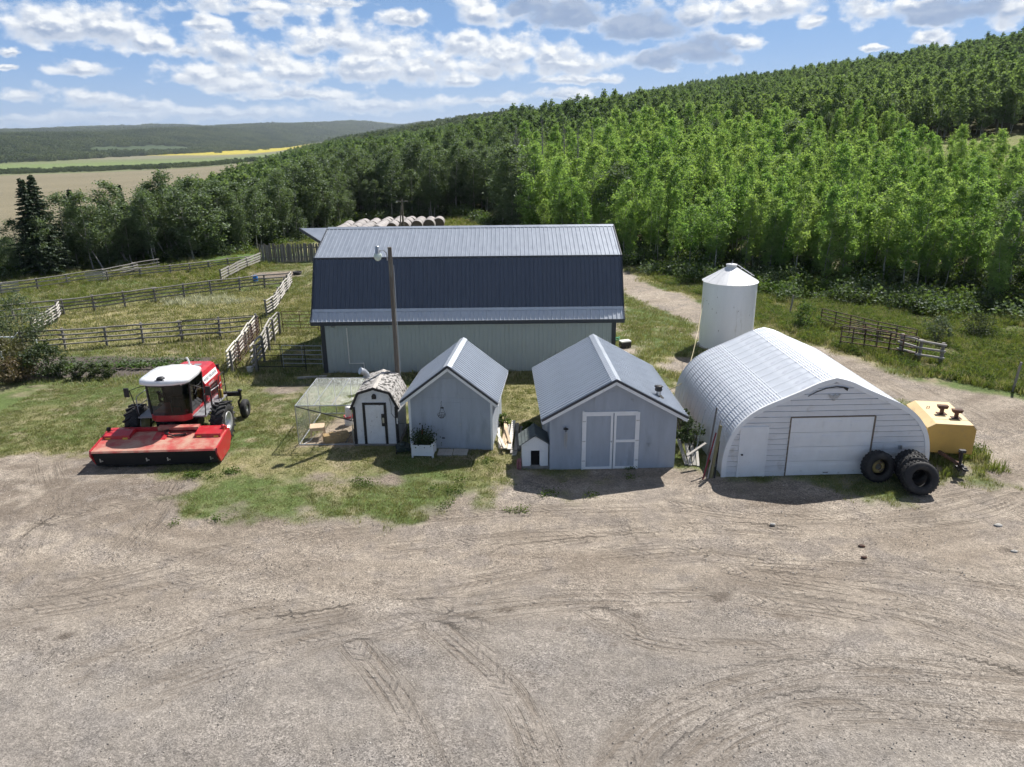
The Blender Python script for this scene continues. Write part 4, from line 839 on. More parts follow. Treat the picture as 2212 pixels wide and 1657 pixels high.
def link(o, ux, uy, W, Hh, p=.09, r=.0014):
    b = MB(); o = Vector(o); ux = Vector(ux); uy = Vector(uy); nrm = ux.cross(uy)
    k = int((W+Hh)/p)
    for sgn in (0, 1):
        for i in range(1, k+1):
            t = i*p; a = (t, 0) if t <= W else (W, t-W); c = (0, t) if t <= Hh else (t-Hh, Hh)
            if sgn: a = (W-a[0], a[1]); c = (W-c[0], c[1])
            b.tube([o+ux*a[0]+uy*a[1], o+ux*c[0]+uy*c[1]], r, 3, False)
    b.build('chain_link', WIRE, run, False)['kind'] = 'stuff'
WIRE = mat('wire', (.42, .45, .45), .4, .6)
X, Y, Z = (1, 0, 0), (0, 1, 0), (0, 0, 1)
link((0, 0, 0), X, Z, rw, rh); link((0, rd, 0), X, Z, rw, rh); link((0, 0, 0), Y, Z, rd, rh); link((rw, 2.2, 0), Y, Z, rd-2.2, rh); link((0, 0, rh), X, Y, rw, rd)
# inside the run
t = thing('wooden_stool', 'low square wooden stool standing in the poultry run', 'stool', (-8.22, 28.75, 0), R_(12))
b = MB(); b.box(-.30, .30, -.27, .27, .50, .545); b.build('seat', WOODN, t)
for sx in (-1, 1):
    for sy in (-1, 1): b = MB(); b.beam((sx*.29, sy*.26, 0), (sx*.25, sy*.22, .50), .045, .045); b.build('leg', WOODN, t)
b = MB()
for sx in (-1, 1): b.beam((sx*.255, -.23, .44), (sx*.255, .23, .44), .02, .07)
for sy in (-1, 1): b.beam((-.25, sy*.235, .44), (.25, sy*.235, .44), .02, .07)
b.build('apron', WOODN, t)
t = thing('poultry_waterer', 'white poultry waterer with red tray in the run', 'waterer', (-7.2, 30.2, 0))
b = MB(); b.lathe([(.15, .42), (.155, .50), (.14, .80), (.13, .84), (0, .85)], 16); b.build('tank', PVC, t)
b = MB(); b.lathe([(0, .36), (.22, .36), (.24, .43), (.21, .43), (.2, .39), (0, .39)], 16); b.build('tray', RED, t)
b = MB(); b.lathe([(.20, 0), (.19, .36), (0, .36)], 12); b.build('stand', PVC, t)
b = MB(); b.lathe([(0, .02), (.14, .02), (.17, .10), (.20, .10), (.16, 0), (0, 0)], 16); o = b.build('feed_bowl', RUB); o.location = (-7.63, 28.95, .02); tag(o, 'black rubber feed bowl on the dirt in the poultry run', 'bowl')
t = thing('straw_bale', 'small broken straw bale lying in the poultry run', 'straw bale', (-7.35, 28.30, .0), R_(24))
b = MB()
for i in range(7):
    x = -.44+i*.145; q = [(.5*random.Random(i*9+k).uniform(-.04, .04)) for k in range(8)]
    b.prism([(-.19+q[0], .02), (.19+q[1], .02), (.21+q[2], .2+q[3]), (.17+q[4], .38+q[5]), (-.16+q[6], .37+q[7]), (-.21, .18)], x-.075, x+.078, 'x')
b.build('flakes', HAY, t)
b = MB(); rr = random.Random(4)
for i in range(160):
    x, y, z = rr.uniform(-.6, .6), rr.uniform(-.35, .35), rr.uniform(0, .42); a = rr.uniform(0, 6.28); b.beam((x, y, z), (x+.12*math.cos(a), y+.12*math.sin(a), max(.01, z+rr.uniform(-.08, .05))), .004, .004)
b.build('loose_straw', HAY, t)['kind'] = 'stuff'
t = thing('perch', 'rough branch perch leaning against the coop inside the run', 'perch', (-6.62, 28.5, 0)); b = MB(); b.tube([(-.55, -.05, .05), (-.2, .05, .28), (.08, .1, .5)], .025, 6); b.tube([(-.3, -.4, .03), (-.1, .05, .3), (0, .3, .5)], .02, 6); b.build('branch', WOODG, t)
t = thing('fallen_rod', 'thin white plastic rod bent on the ground in the near corner of the run', 'rod', (-8.45, 28.2, 0)); b = MB(); b.tube([(-.22, -.25, .03), (.0, .1, .05), (.2, .45, .25), (-.15, .65, .42)], .014, 5); b.build('rod', PVC, t)
# ------------------------------------------------------------------ planter, slabs, basket
pl = thing('planter_box', 'white slatted planter box on feet in front of the small shed', 'planter', (-3.53, 26.90, 0), R_(-4))
for sx in (-1, 1):
    for sy in (-1, 1): b = MB(); b.box(sx*.40-.035, sx*.40+.035, sy*.33-.035, sy*.33+.035, 0, .60); b.build('leg', WHT, pl)
for k in range(4):
    z0 = .09+k*.117
    for s in (-1, 1):
        b = MB(); b.box(-.37, .37, s*.34-.012, s*.34+.012, z0, z0+.108); b.build('slat', WHT, pl); b = MB(); b.box(s*.41-.012, s*.41+.012, -.30, .30, z0, z0+.108); b.build('slat', WHT, pl)
b = MB(); b.box(-.40, .40, -.33, .33, .40, .46); b.build('soil', mat('potting_soil', (.035, .025, .02), .95), pl)
q = RNG.normal(size=(1500, 3))*np.array([.24, .20, .17])+np.array([-.03, .0, .72]); t = thing('potted_plant', 'bushy dark green plant growing out of the white planter box', 'plant', (-3.53, 26.90, 0)); ob('foliage', leaves('foliage', q[q[:, 2] > .44], .034, LF_D), t)
b = MB(); b.tube([(-.1, 0, .4), (-.12, 0, .8)], .012, 5); b.tube([(.15, .05, .4), (.2, .05, .75)], .012, 5); b.build('stem', BARKD, t)
t = thing('trowel_handle', 'red handled garden fork stuck upright in the planter box', 'fork', (-3.62, 27.02, .45)); b = MB(); b.tube([(0, 0, 0), (.03, .05, .55)], .016, 7); b.build('shaft', mat('orange_red', (.55, .10, .04), .5), t); b = MB(); b.tube([(.03, .05, .55), (.05, .07, .74)], .024, 7); b.build('grip', BLK, t)
for i, (x, lab) in enumerate(((-2.70, 'left concrete slab before the small shed door, next to the planter'), (-2.09, 'right concrete slab before the small shed door'))):
    b = MB(); b.box(-.29, .29, -.30, .30, -.02, .055); o = b.build('paving_slab', CONC); o.location = (x, 27.0, .0); o.rotation_euler.z = R_(-3); tag(o, lab, 'slab', 'slabs at the small shed door')
hb = thing('hanging_basket', 'empty wire hanging basket on the small shed front', 'basket', (-2.80, 27.18, 1.60))
b = MB(); b.tube([(0, .16, .50), (0, -.02, .50), (0, -.03, .42)], .008, 5); b.build('bracket', BLK, hb)
for k in range(3): a = k*2.094; b = MB(); b.tube([(0, -.03, .42), (.16*math.cos(a), .16*math.sin(a)-.03, .02)], .004, 4); b.build('chain', DKSTEEL, hb)
b = MB()
for z, r in ((.02, .16), (-.06, .14), (-.13, .08)): b.tube([(r*math.cos(a), r*math.sin(a)-.03, z) for a in np.linspace(0, 6.283, 17)], .006, 4, False)
for k in range(8): a = k*.7854; b.tube([(.16*math.cos(a), .16*math.sin(a)-.03, .02), (.14*math.cos(a), .14*math.sin(a)-.03, -.06), (.03*math.cos(a), .03*math.sin(a)-.03, -.15)], .005, 4, False)
b.build('wire_bowl', DKSTEEL, hb)
# push mower in the gap between coop and shed
t = thing('push_mower', 'dark push mower tucked in the gap beside the coop', 'mower', (-4.42, 27.25, 0), R_(10))
b = MB(); b.prism([(-.24, .1), (-.26, .2), (-.12, .27), (.12, .27), (.26, .2), (.24, .1)], -.3, .3); b.lathe([(.13, .27), (.13, .36), (.08, .4), (0, .4)], 12); b.build('deck', mat('dark_green', (.02, .035, .03), .5), t)
for sx in (-1, 1):
    for sy in (-1, 1): b = MB(); b.lathe([(0, -.02), (.09, -.02), (.09, .02), (0, .02)], 12, TR(sx*.27, sy*.24, .09, 0, R_(90))); b.build('wheel', RUB, t)
b = MB(); b.tube([(-.2, .3, .15), (-.2, .9, .85), (.2, .9, .85), (.2, .3, .15)], .012, 6); b.build('handle', DKSTEEL, t)
# ------------------------------------------------------------------ dog house
dh = thing('dog_house', 'small white clapboard dog house with green-grey shingle roof', 'dog house', (.85, 25.45, 0), R_(1))
b = MB(); b.prism([(-.49, .12), (-.49, 1.02), (0, 1.33), (.49, 1.02), (.49, .12)], .03, 1.0); b.build('body', WHT, dh)
for k in range(12):
    z0 = .12+k*.1; z1 = z0+.097; f = lambda z: .49 if z < 1.02 else max(.02, .49*(1.33-z)/.31)
    segs = [(-1, 1, f(z0), f(z1))]
    b = MB()
    if z1 < .75:
        b.prism([(-.49, z0), (-.17, z0), (-.17, z1), (-.49, z1)], .0, .03); b.build('clapboard', WHT, dh); b = MB(); b.prism([(.17, z0), (.49, z0), (.49, z1), (.17, z1)], .0, .03)
    elif z0 < .75: b.prism([(-.49, .755), (.49, .755), (.49, z1), (-.49, z1)], .0, .03)
    else: b.prism([(-f(z0), z0), (f(z0), z0), (f(z1), z1), (-f(z1), z1)], .0, .03)
    b.build('clapboard', WHT, dh)
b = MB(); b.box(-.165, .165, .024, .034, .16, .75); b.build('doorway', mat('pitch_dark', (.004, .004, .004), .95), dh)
b = MB(); b.box(-.19, .19, -.06, .03, .12, .16); b.build('sill', WOODG, dh)
b = MB(); b.box(-.52, .52, -.05, 1.02, 0, .12); b.build('plinth', WOODG, dh)
SHD = mat('grey_green_shingle', (.105, .125, .125), .95, var=.3, vscale=3., bump=.6, bscale=25.)
for s in (-1, 1):
    for j in range(5):
        t0, t1 = j/5., (j+1)/5.; p = (s*.60*(1-t0), .97+.42*t0); q = (s*.60*(1-t1)-s*.0, .97+.42*t1); b = MB(); b.prism([p, q, (q[0], q[1]+.022), (p[0]+s*.012, p[1]+.042)], -.09, 1.08); b.build('shingle_course', SHD, dh)
for j in range(9): b = MB(); y = -.09+j*.13; b.prism([(-.13, 1.315), (0, 1.415), (.13, 1.315), (.13, 1.335), (0, 1.44+.0), (-.13, 1.335)], y, y+.15); b.build('ridge_shingle', SHD, dh)
for i, (x, lab) in enumerate(((.22, 'curved dull red plastic block at the foot of the dog house, outer one'), (.30, 'dull red ribbed block between the outer block and the dog house'))):
    b = MB(); b.box(-.04, .04, -.16, .16, 0, .34) if i else b.tube([(0, -.1, 0), (-.02, -.1, .22), (0, -.02, .34), (.02, .12, .30)], .045, 7); o = b.build('plastic_block', PINK); o.location = (x-.02, 25.55, 0); tag(o, lab, 'block')
# ------------------------------------------------------------------ lumber heaps
def plank(loc, L, wd_, th, rz, tilt, m, lab, cat='plank', grp='planks in the lumber heap beside the small shed', roll=0.):
    b = MB(); b.box(-wd_/2, wd_/2, 0, L, 0, th); o = b.build('plank', m); o.location = loc; o.rotation_euler = (tilt, roll, rz); return tag(o, lab, cat, grp)
rr = random.Random(8)
H1 = [(-.52, 27.35, .02, 2.3, .10, .05, 2, .0, WOODO, 'bleached board at the bottom of the heap, against the shed wall'), (-.40, 27.2, .07, 2.6, .14, .04, -3, .02, WOODN, 'orange-toned board in the heap nearest the shed wall'),
      (-.26, 27.1, .10, 2.7, .12, .05, 1, .03, WOODN, 'long orange-toned board in the middle of the heap'), (-.14, 26.9, .16, 2.9, .16, .04, -4, .03, WOODO, 'wide white board lying on top of the heap'),
      (-.02, 26.75, .04, 3.0, .15, .05, 3, .01, WOODO, 'white board reaching farthest toward the yard'), (.12, 27.0, .06, 2.8, .13, .05, -2, .02, WOODW, 'pale grey board on the grass side of the heap'),
      (.24, 27.05, .03, 2.7, .12, .10, 2, .01, WOODG, 'dark grey square timber along the grass side'), (.34, 27.15, .0, 2.4, .14, .10, -1, .0, WOODG, 'outermost dark timber of the heap'),
      (-.30, 26.85, .22, 1.5, .11, .04, 12, .02, WOODO, 'short white offcut lying askew across the heap top'), (-.44, 26.95, .16, 1.1, .09, .05, -14, .02, WOODN, 'short orange offcut askew near the shed corner'),
      (-.10, 27.4, .22, 1.6, .10, .04, 7, .02, WOODN, 'thin orange board on top toward the back'), (.05, 26.62, .02, .7, .16, .04, -9, .0, WOODO, 'short pale board end lying nearest the yard')]
for (x, y, z, L, a, th, rz, tl, m, lab) in H1: plank((x, y, z), L, a, th, R_(rz), tl, m, lab)
H2 = [(6.62, 25.55, .03, 1.3, .12, .05, 4, .45, WOODO, 'leftmost white picket leaning in the gap between shed and garage'), (6.76, 25.5, .03, 1.1, .13, .05, -2, .45, WOODO, 'second white picket leaning in the gap'),
      (6.92, 25.5, .03, 1.2, .13, .05, -5, .42, WOODO, 'third white picket leaning in the gap'), (7.05, 25.45, .02, 1.0, .10, .05, -8, .40, WOODO, 'rightmost white picket leaning in the gap'),
      (6.55, 25.25, .55, .95, .10, .04, -62, .35, WOODO, 'white board lying crosswise over the leaning pickets')]
for (x, y, z, L, a, th, rz, tl, m, lab) in H2: plank((x, y, z), L, a, th, R_(rz), tl, m, lab, 'picket', 'white pickets between the wide shed and the garage')
plank((6.42, 28.2, .9), 2.2, .5, .04, 0, R_(0), mat('rust_red_board', (.22, .05, .03), .8), 'dark red board standing against the side of the wide shed', 'board', None, R_(88))
LP = [((7.05, 24.55, 0), (7.62, 25.6, 2.35), .035, WOODG, 'long grey pole leaning on the garage corner'), ((7.15, 24.45, 0), (7.68, 25.2, 2.0), .03, WOODO, 'pale pole leaning on the garage corner'),
      ((6.95, 24.35, 0), (7.52, 25.1, 1.55), .03, mat('red_pole_paint', (.24, .03, .04), .6), 'dark red pole leaning on the garage corner'), ((7.28, 24.5, 0), (7.62, 24.95, 1.9), .06, mat('mossy_wood', (.23, .21, .11), .9), 'thick mossy post leaning on the garage corner'),
      ((6.88, 25.6, 0), (7.42, 26.4, 2.0), .014, GALV, 'thin steel rod leaning on the garage side'), ((7.40, 24.45, 0), (7.60, 24.9, 1.3), .03, BLK, 'short black pole by the garage corner')]
for a, c, r, m, lab in LP: b = MB(); b.tube([a, c], r, 7); o = b.build('leaning_pole', m); tag(o, lab, 'pole', 'poles leaning at the garage corner')
# ------------------------------------------------------------------ yard lamp pole
lp = thing('yard_light_pole', 'tall weathered wooden pole with yard lamp standing before the barn', 'light pole', (-4.97, 30.37, 0))
b = MB(); b.tube([(0, 0, 0), (0, 0, 7.74)], .105, 12, True, .085); b.build('pole', mat('pole_wood', (.125, .105, .085), .9, var=.3, vscale=5., stretch=(3, 3, .25), col2=(.21, .20, .17), c2s=2., bump=.4), lp)
b = MB(); b.tube([(-.11, -.03, 7.2), (-.13, -.03, 7.5), (-.24, -.05, 7.62), (-.42, -.05, 7.60)], .022, 7); b.build('arm', GALV, lp)
b = MB(); b.lathe([(0, .30), (.06, .30), (.09, .26), (.10, .02), (.12, 0)], 14, TR(-.50, -.05, 7.50)); b.box(-.46, -.38, -.09, -.01, 7.56, 7.64); b.build('lamp_head', GALV, lp)
b = MB(); b.lathe([(.12, 0), (.17, -.05), (.17, -.15), (.12, -.26), (.05, -.31), (0, -.32)], 16, TR(-.50, -.05, 7.50)); b.build('lamp_globe', mat('milky_glass', (.62, .70, .62), .2, var=.1), lp)
b = MB(); b.tube([(.13, -.03, 7.0), (.14, -.03, 0)], .014, 5); b.build('cable_conduit', GALV, lp)
pp_ = atY(868, 432, 88); up = thing('utility_pole', 'thin wooden utility pole with cross-arm beyond the barn', 'utility pole', (pp_.x, 88, 0))
b = MB(); b.tube([(0, 0, 0), (0, 0, pp_.z)], .13, 8, True, .10); b.tube([(-.62, .1, 0), (-.1, 0, pp_.z-.6)], .08, 6); b.build('pole', MATS['pole_wood'], up)
b = MB(); b.box(-.7, .7, -.05, .05, pp_.z-.22, pp_.z-.10); b.build('cross_arm', WOODG, up); b = MB(); b.lathe([(.1, 0), (.14, -.2), (0, -.25)], 10, TR(-.6, 0, pp_.z-.1)); b.build('lamp', GALV, up)
# ------------------------------------------------------------------ grain bin
gb = thing('grain_bin', 'white steel grain bin with cone roof behind the arched garage', 'grain bin', (12.78, 42.4, 0)); Rb = 1.53; hb_ = 3.95
BINM = mat('bin_white', (.74, .78, .83), .5, .1, var=.05, vscale=1.2, col2=(.40, .41, .41), c2s=1.0, c2lo=.60, c2hi=.75, stretch=(2, 2, .35)); BINR = mat('bin_roof_white', (.74, .75, .77), .45, .05, var=.04)
for k in range(4):
    b = MB(); z0 = k*hb_/4; z1 = z0+hb_/4; pr_ = []
    m_ = 10
    for i in range(m_+1): pr_.append((Rb+.007*math.sin(i*math.pi), z0+(z1-z0)*i/m_))
    pr_[-1] = (Rb, z1+.001); b.lathe(pr_, 48); b.build('wall_ring', BINM, gb)
ns = 16
for k in range(ns):
    b = MB(); a0, a1 = 2*math.pi*k/ns, 2*math.pi*(k+1)/ns; P = lambda r, a, z: (r*math.cos(a), r*math.sin(a), z); e_ = .012
    b.add([P(Rb+.07, a0, hb_-.04), P(Rb+.07, (a0+a1)/2, hb_-.04), P(Rb+.07, a1, hb_-.04), P(.28, a1, hb_+.76), P(.28, (a0+a1)/2, hb_+.76), P(.28, a0, hb_+.76)], [(0, 1, 4, 5), (1, 2, 3, 4)])
    b.beam(P(Rb+.07, a0, hb_-.03), P(.28, a0, hb_+.765), .012, .012); b.build('roof_sheet', BINR, gb, False)
b = MB(); b.lathe([(.29, hb_+.70), (.29, hb_+.86), (.32, hb_+.86), (.32, hb_+.92), (0, hb_+.94)], 20); cp = b.build('cap', BINR, gb); b = MB(); b.tube([(.02, 0, hb_+.93), (.05, 0, hb_+1.16)], .012, 5); b.tube([(-.03, 0, hb_+.93), (.05, 0, hb_+1.09)], .012, 5); b.build('lid_handle', GALV, cp)
b = MB()
for s in (-1, 1): b.tube([(.45, .1+s*.13, hb_+.82), (1.35, .1+s*.13, hb_+.24)], .018, 5)
for k in range(5): t_ = k/4.; b.tube([(.45+.9*t_, -.03, hb_+.82-.58*t_), (.45+.9*t_, .23, hb_+.82-.58*t_)], .014, 5)
b.tube([(.55, -.03, hb_+.62), (.6, -.03, hb_+.72)], .014, 5); b.tube([(1.15, -.03, hb_+.2), (1.2, -.03, hb_+.34)], .014, 5); b.build('roof_ladder', BINR, gb)
b = MB(); b.lathe([(Rb+.12, -.05), (Rb+.12, .06), (Rb-.05, .07)], 32); b.build('footing', CONC, gb)
sp_ = random.Random(3)
for k in range(9):
    a = R_(sp_.uniform(200, 325)); z0 = sp_.uniform(1.2, 3.2); b = MB(); c = Vector((math.cos(a), math.sin(a), 0)); tn = Vector((-math.sin(a), math.cos(a), 0)); h_ = .018+.02*sp_.random()
    b.add([c*(Rb+.014)+tn*dx+Vector((0, 0, z0+dz)) for dx, dz in ((-.016, 0), (0, -h_*2.2), (.016, 0), (0, h_))], [(0, 1, 2, 3)]); b.build('rust_spot', DKSTEEL, gb)
# cord from the garage to the bin
b = MB(); p0, p1 = Vector((7.9, 31.5, 1.9)), Vector((11.2, 42.0, 3.0)); b.tube([p0.lerp(p1, t_)-Vector((0, 0, 1.2*t_*(1-t_)*2)) for t_ in np.linspace(0, 1, 10)], .012, 4); b.tube([(7.75, 31.2, 1.5), (7.2, 31.8, .9), (6.6, 32.3, .5)], .02, 5); o = b.build('guy_rope', mat('rope', (.62, .55, .36), .8)); tag(o, 'pale rope running from the garage back corner toward the grain bin', 'rope')
# ------------------------------------------------------------------ yellow trailer tank
ty = thing('fuel_trailer', 'yellow steel equipment trailer with rusty exhaust stacks beside the garage', 'trailer', (16.50, 25.25, 0), R_(-11))
b = MB(); b.prism([(-.78, .45), (-.90, 1.42), (-.62, 1.60), (.62, 1.60), (.78, 1.42), (.78, .45)][::-1], .25, 2.75); bd = b.build('body', YEL, ty)
b = MB(); b.prism([(-.92, 1.425), (-.63, 1.605), (.64, 1.605), (.80, 1.425), (.80, 1.445), (.64, 1.63), (-.63, 1.63), (-.92, 1.445)], .22, 2.78); b.build('lid', YELT, ty)  # lid colour paler than the body
b = MB(); b.prism([(-.63, 1.632), (.64, 1.632), (.64, 1.634), (-.63, 1.634)], .70, .72); b.build('lid_seam', RUST, ty)
for x, y in ((-.1, 1.35), (.28, .95)):
    b = MB(); b.tube([(x, y, 1.6), (x, y, 1.88)], .075, 10); b.prism([(x-.15, 1.86), (x+.15, 1.86), (x+.19, 1.98), (x-.19, 1.98)], y-.10, y+.10); b.box(x-.17, x+.17, y-.15, y+.15, 1.628, 1.645); b.build('exhaust_stack', RUST, ty)
b = MB(); b.tube([(-.45, 1.9, 1.62), (-.45, 1.9, 1.72), (-.37, 1.9, 1.72), (-.37, 1.9, 1.62)], .018, 6); b.build('lifting_eye', RUST, ty)
b = MB(); b.beam((-.45, .5, .50), (.05, -.75, .42), .08, .12); b.beam((.45, .5, .50), (.05, -.75, .42), .08, .12); b.build('drawbar', RUST, ty)
b = MB(); b.tube([(.05, -.70, .15), (.05, -.70, .95)], .05, 8); b.box(-.05, .15, -.78, -.62, .90, 1.0); b.tube([(.05, -.70, .92), (-.12, -.78, .95)], .02, 6); b.lathe([(.07, 0), (.09, .08), (.05, .16), (0, .16)], 10, TR(.05, -.85, .34)); b.box(-.12, .22, -.95, -.75, .30, .40); b.build('jack', DKSTEEL, ty)
b = MB(); b.tube([(.05, -.95, .38), (.05, -1.12, .38), (.2, -1.10, .36)], .035, 7); b.build('hitch', DKSTEEL, ty)
for s in (-1, 1):
    for y in (1.6, ): b = MB(); b.lathe([(.12, -.1), (.30, -.1), (.34, -.06), (.34, .06), (.30, .1), (.12, .1)], 20, TR(s*.88, y, .34, 0, R_(90)), True, True); b.build('wheel', RUB, ty)
# ------------------------------------------------------------------ loose tyres
def tyre_mesh(R, r, w_, lugs):
    b = MB(); h = w_/2
    b.lathe([(r, -h*.75), (r+.03, -h*.95), ((R+r)/2, -h*1.06), (R-.06, -h*.98), (R-.015, -h*.8), (R, -h*.4), (R, h*.4), (R-.015, h*.8), (R-.06, h*.98), ((R+r)/2, h*1.06), (r+.03, h*.95), (r, h*.75), (r+.02, h*.4), (r+.05, 0), (r+.02, -h*.4)], 40, None, True, True)
    for k in range(lugs):
        a = 2*math.pi*k/lugs
        for s in (-1, 0, 1):
            M = Matrix.Rotation(a+s*.06, 4, 'Z'); b.box(R-.012, R+.016, -.032, .032, s*h*.55-h*.20, s*h*.55+h*.20, M)
    me = b.mesh('tyre'); me.materials.append(RUB); return me
T1 = tyre_mesh(.56, .30, .42, 26); T2 = tyre_mesh(.585, .30, .46, 30)
def tyre(loc, tilt, rz, me, lab, rim=None):
    t = thing('scrap_tyre', lab, 'tyre', loc, 0, 'old tyres stacked at the garage front'); t.rotation_euler = (R_(90)-tilt, 0, rz)
    ob('casing', me, t)
    if rim:
        b = MB(); b.lathe([(.30, -.17), (.315, -.19), (.30, -.21), (.25, -.16), (.24, .05), (.12, .07), (.10, .03), (.24, -.0)], 28); b.lathe([(.30, -.22), (.322, -.20), (.318, -.17)], 28); b.build('rim', rim, t)
RIMY = mat('dull_yellow_rim', (.30, .24, .09), .6, var=.3, vscale=6., col2=(.10, .07, .05), c2s=5.)
tyre((13.20, 24.18, .555), R_(8), R_(4), T1, 'tyre on a dull yellow rim leaning by the roll-up door', RIMY)
tyre((14.38, 24.18, .575), R_(7), R_(-3), T1, 'rearmost bare tyre leaning on the garage wall, at the right')
tyre((14.30, 23.78, .570), R_(10), R_(-5), T1, 'middle tyre of the leaning row at the garage corner')
tyre((14.18, 23.18, .575), R_(20), R_(-9), T2, 'frontmost bare tyre with chunky tread, leaning on the others')
b = MB(); b.box(-.08, .08, -.06, .06, 0, .12); b.tube([(0, 0, .1), (.1, 0, .2)], .02, 5); o = b.build('trailer_light', RED); o.location = (15.35, 24.35, .05); tag(o, 'small red fitting lying in the weeds between tyres and trailer', 'light')
# ================================================================== windrower (self-propelled mower)
sw = thing('red_windrower', 'red and white self-propelled windrower with wide mowing header at the left of the yard', 'windrower', (-13.85, 28.6, 0), R_(2.2))
DUST = mat('dusty_red', (.44, .06, .055), .6, var=.12, vscale=2., col2=(.49, .30, .225), c2s=1.6, c2lo=.34, c2hi=.66)
SWR = mat('cab_white', (.80, .81, .83), .3, var=.03, coat=.3); GREYP = mat('grey_deck', (.28, .29, .31), .6, .3, var=.15)
hd = bpy.data.objects.new('header', None); COL.objects.link(hd); hd.parent = sw; hd.location = (0, -1.25, 0)
W2 = 2.38
b = MB(); b.prism([(-1.55, .70), (-1.50, .76), (-.85, .86), (-.25, .92), (.02, .93), (.02, .87), (-.25, .86), (-.85, .80), (-1.48, .68)], -W2+.04, W2-.04, 'x'); b.build('top_deck', DUST, hd)
b = MB(); b.prism([(-1.50, .66), (-1.46, .66), (-1.30, .10), (-1.34, .10)], -W2+.06, W2-.06, 'x'); b.build('front_curtain', mat('black_curtain', (.012, .012, .013), .8, var=.2), hd)
for s in (-1, 1):
    b = MB(); b.prism([(-1.56, .60), (-1.50, .78), (-.6, .92), (.05, 1.02), (.12, .60), (-.25, .22), (-1.25, .12)], s*W2-.03, s*W2+.03, 'x'); b.build('end_panel', RED, hd)
    b = MB(); xa, xb = sorted((s*(W2-.12), s*(W2-1.12))); b.prism([(-.62, .82), (-.60, 1.02), (-.1, 1.10), (.04, 1.08), (.04, .88)], xa, xb, 'x'); bx_ = b.build('drive_cover', RED, hd)
    b = MB(); b.box(xa+.08, xa+.26, -.635, -.61, .90, .95); b.box(xb-.26, xb-.08, -.635, -.61, .88, .94); b.build('warning_sticker', mat('sticker_yellow', (.70, .48, .08), .5), bx_)
    b = MB(); b.lathe([(.04, -.06), (.085, -.05), (.085, .05), (.04, .06)], 12, TR(s*(W2-.14), -.15, 1.14, 0, R_(90))); b.build('roller', BLK if s < 0 else RED, hd)
b = MB(); b.beam((-W2+.1, .12, .98), (W2-.1, .12, .98), .14, .16); b.beam((-W2+.2, .10, .55), (W2-.2, .10, .55), .10, .14); b.build('rear_beam', RED, hd)
b = MB(); b.prism([(-.10, 1.00), (-.12, 1.13), (.12, 1.16), (.14, 1.0)], -.35, 1.25, 'x'); b.build('hose_cover', DUST, hd)
for k in range(4):
    b = MB(); b.tube([(-.1+.06*k, .5, 1.2), (-.15+.05*k, .1, 1.02+.02*k), (0+.06*k, -.35-.04*k, .98), (.35+.05*k, -.45-.05*k, .95), (.85, -.38-.03*k, .96)], .018, 6); b.build('hose', BLK, hd)
b = MB(); b.prism([(-.75, .868), (-.25, .935), (-.25, 1.0), (-.70, .89)], -.35, .15, 'x'); b.build('deck_rib', RED, hd)
b = MB(); b.prism([(-1.30, .08), (.1, .08), (.1, .60), (-.2, .84), (-1.2, .72)], -W2+.1, W2-.1, 'x'); b.build('cutter_tunnel', BLK, hd)
for x in (-W2+.28, -.35, .45, W2-.3): b = MB(); b.box(x-.02, x+.02, -1.44, -1.36, .28, .42); b.box(x+.04, x+.09, -1.42, -1.36, .30, .34); b.build('curtain_clip', GALV, hd)
# chassis, wheels
b = MB(); b.box(-.85, .85, -.35, .35, .72, 1.02); b.box(-.55, .55, -.1, 2.6, .80, 1.15); b.beam((-.5, -.2, .9), (-.5, -1.2, .60), .10, .14); b.beam((.5, -.2, .9), (.5, -1.2, .60), .10, .14); b.build('chassis', DKSTEEL, sw)
def ag_tyre(R, r, w_, nl):
    b = MB(); h = w_/2; b.lathe([(r, -h*.8), (r+.08, -h), (R-.16, -h), (R-.07, -h*.85), (R-.04, 0), (R-.07, h*.85), (R-.16, h), (r+.08, h), (r, h*.8)], 36)
    for k in range(nl):
        a = 2*math.pi*k/nl
        for s in (-1, 1):
            aa = a+(math.pi/nl if s > 0 else 0); p0 = Vector(((R-.02)*math.cos(aa), (R-.02)*math.sin(aa), 0.)); p1 = Vector(((R-.035)*math.cos(aa-.26), (R-.035)*math.sin(aa-.26), s*h*1.0))
            b.beam(p0, p1, .06, .10, up=(math.cos(aa), math.sin(aa), 0))
    me = b.mesh('tyre'); me.materials.append(RUB); return me
AGT = ag_tyre(.80, .40, .56, 18)
for s in (-1, 1):
    e = bpy.data.objects.new('drive_wheel', None); COL.objects.link(e); e.parent = sw; e.matrix_local = TR(s*1.72, .0, .82, 0, R_(90)*s)
    ob('tyre', AGT, e); b = MB(); b.lathe([(.40, .22), (.43, .25), (.41, .28), (.33, .20), (.30, .05), (.14, .04), (.12, .12), (0, .12)], 24); b.lathe([(.40, -.22), (.41, -.28), (.3, -.1), (0, -.1)], 24); b.build('rim', mat('rim_silver', (.55, .56, .57), .35, .5), e)
CT = None
b = MB(); b.lathe([(.16, -.10), (.20, -.13), (.34, -.14), (.41, -.09), (.42, 0), (.41, .09), (.34, .14), (.20, .13), (.16, .10)], 30)
for z in (-.07, -.02, .03, .08): b.lathe([(.418, z-.008), (.427, z), (.418, z+.008)], 30)
CT = b.mesh('tyre'); CT.materials.append(RUB)
b = MB(); b.beam((-1.75, 2.35, 1.22), (1.75, 2.35, 1.22), .16, .18); b.build('rear_axle', DKSTEEL, sw)
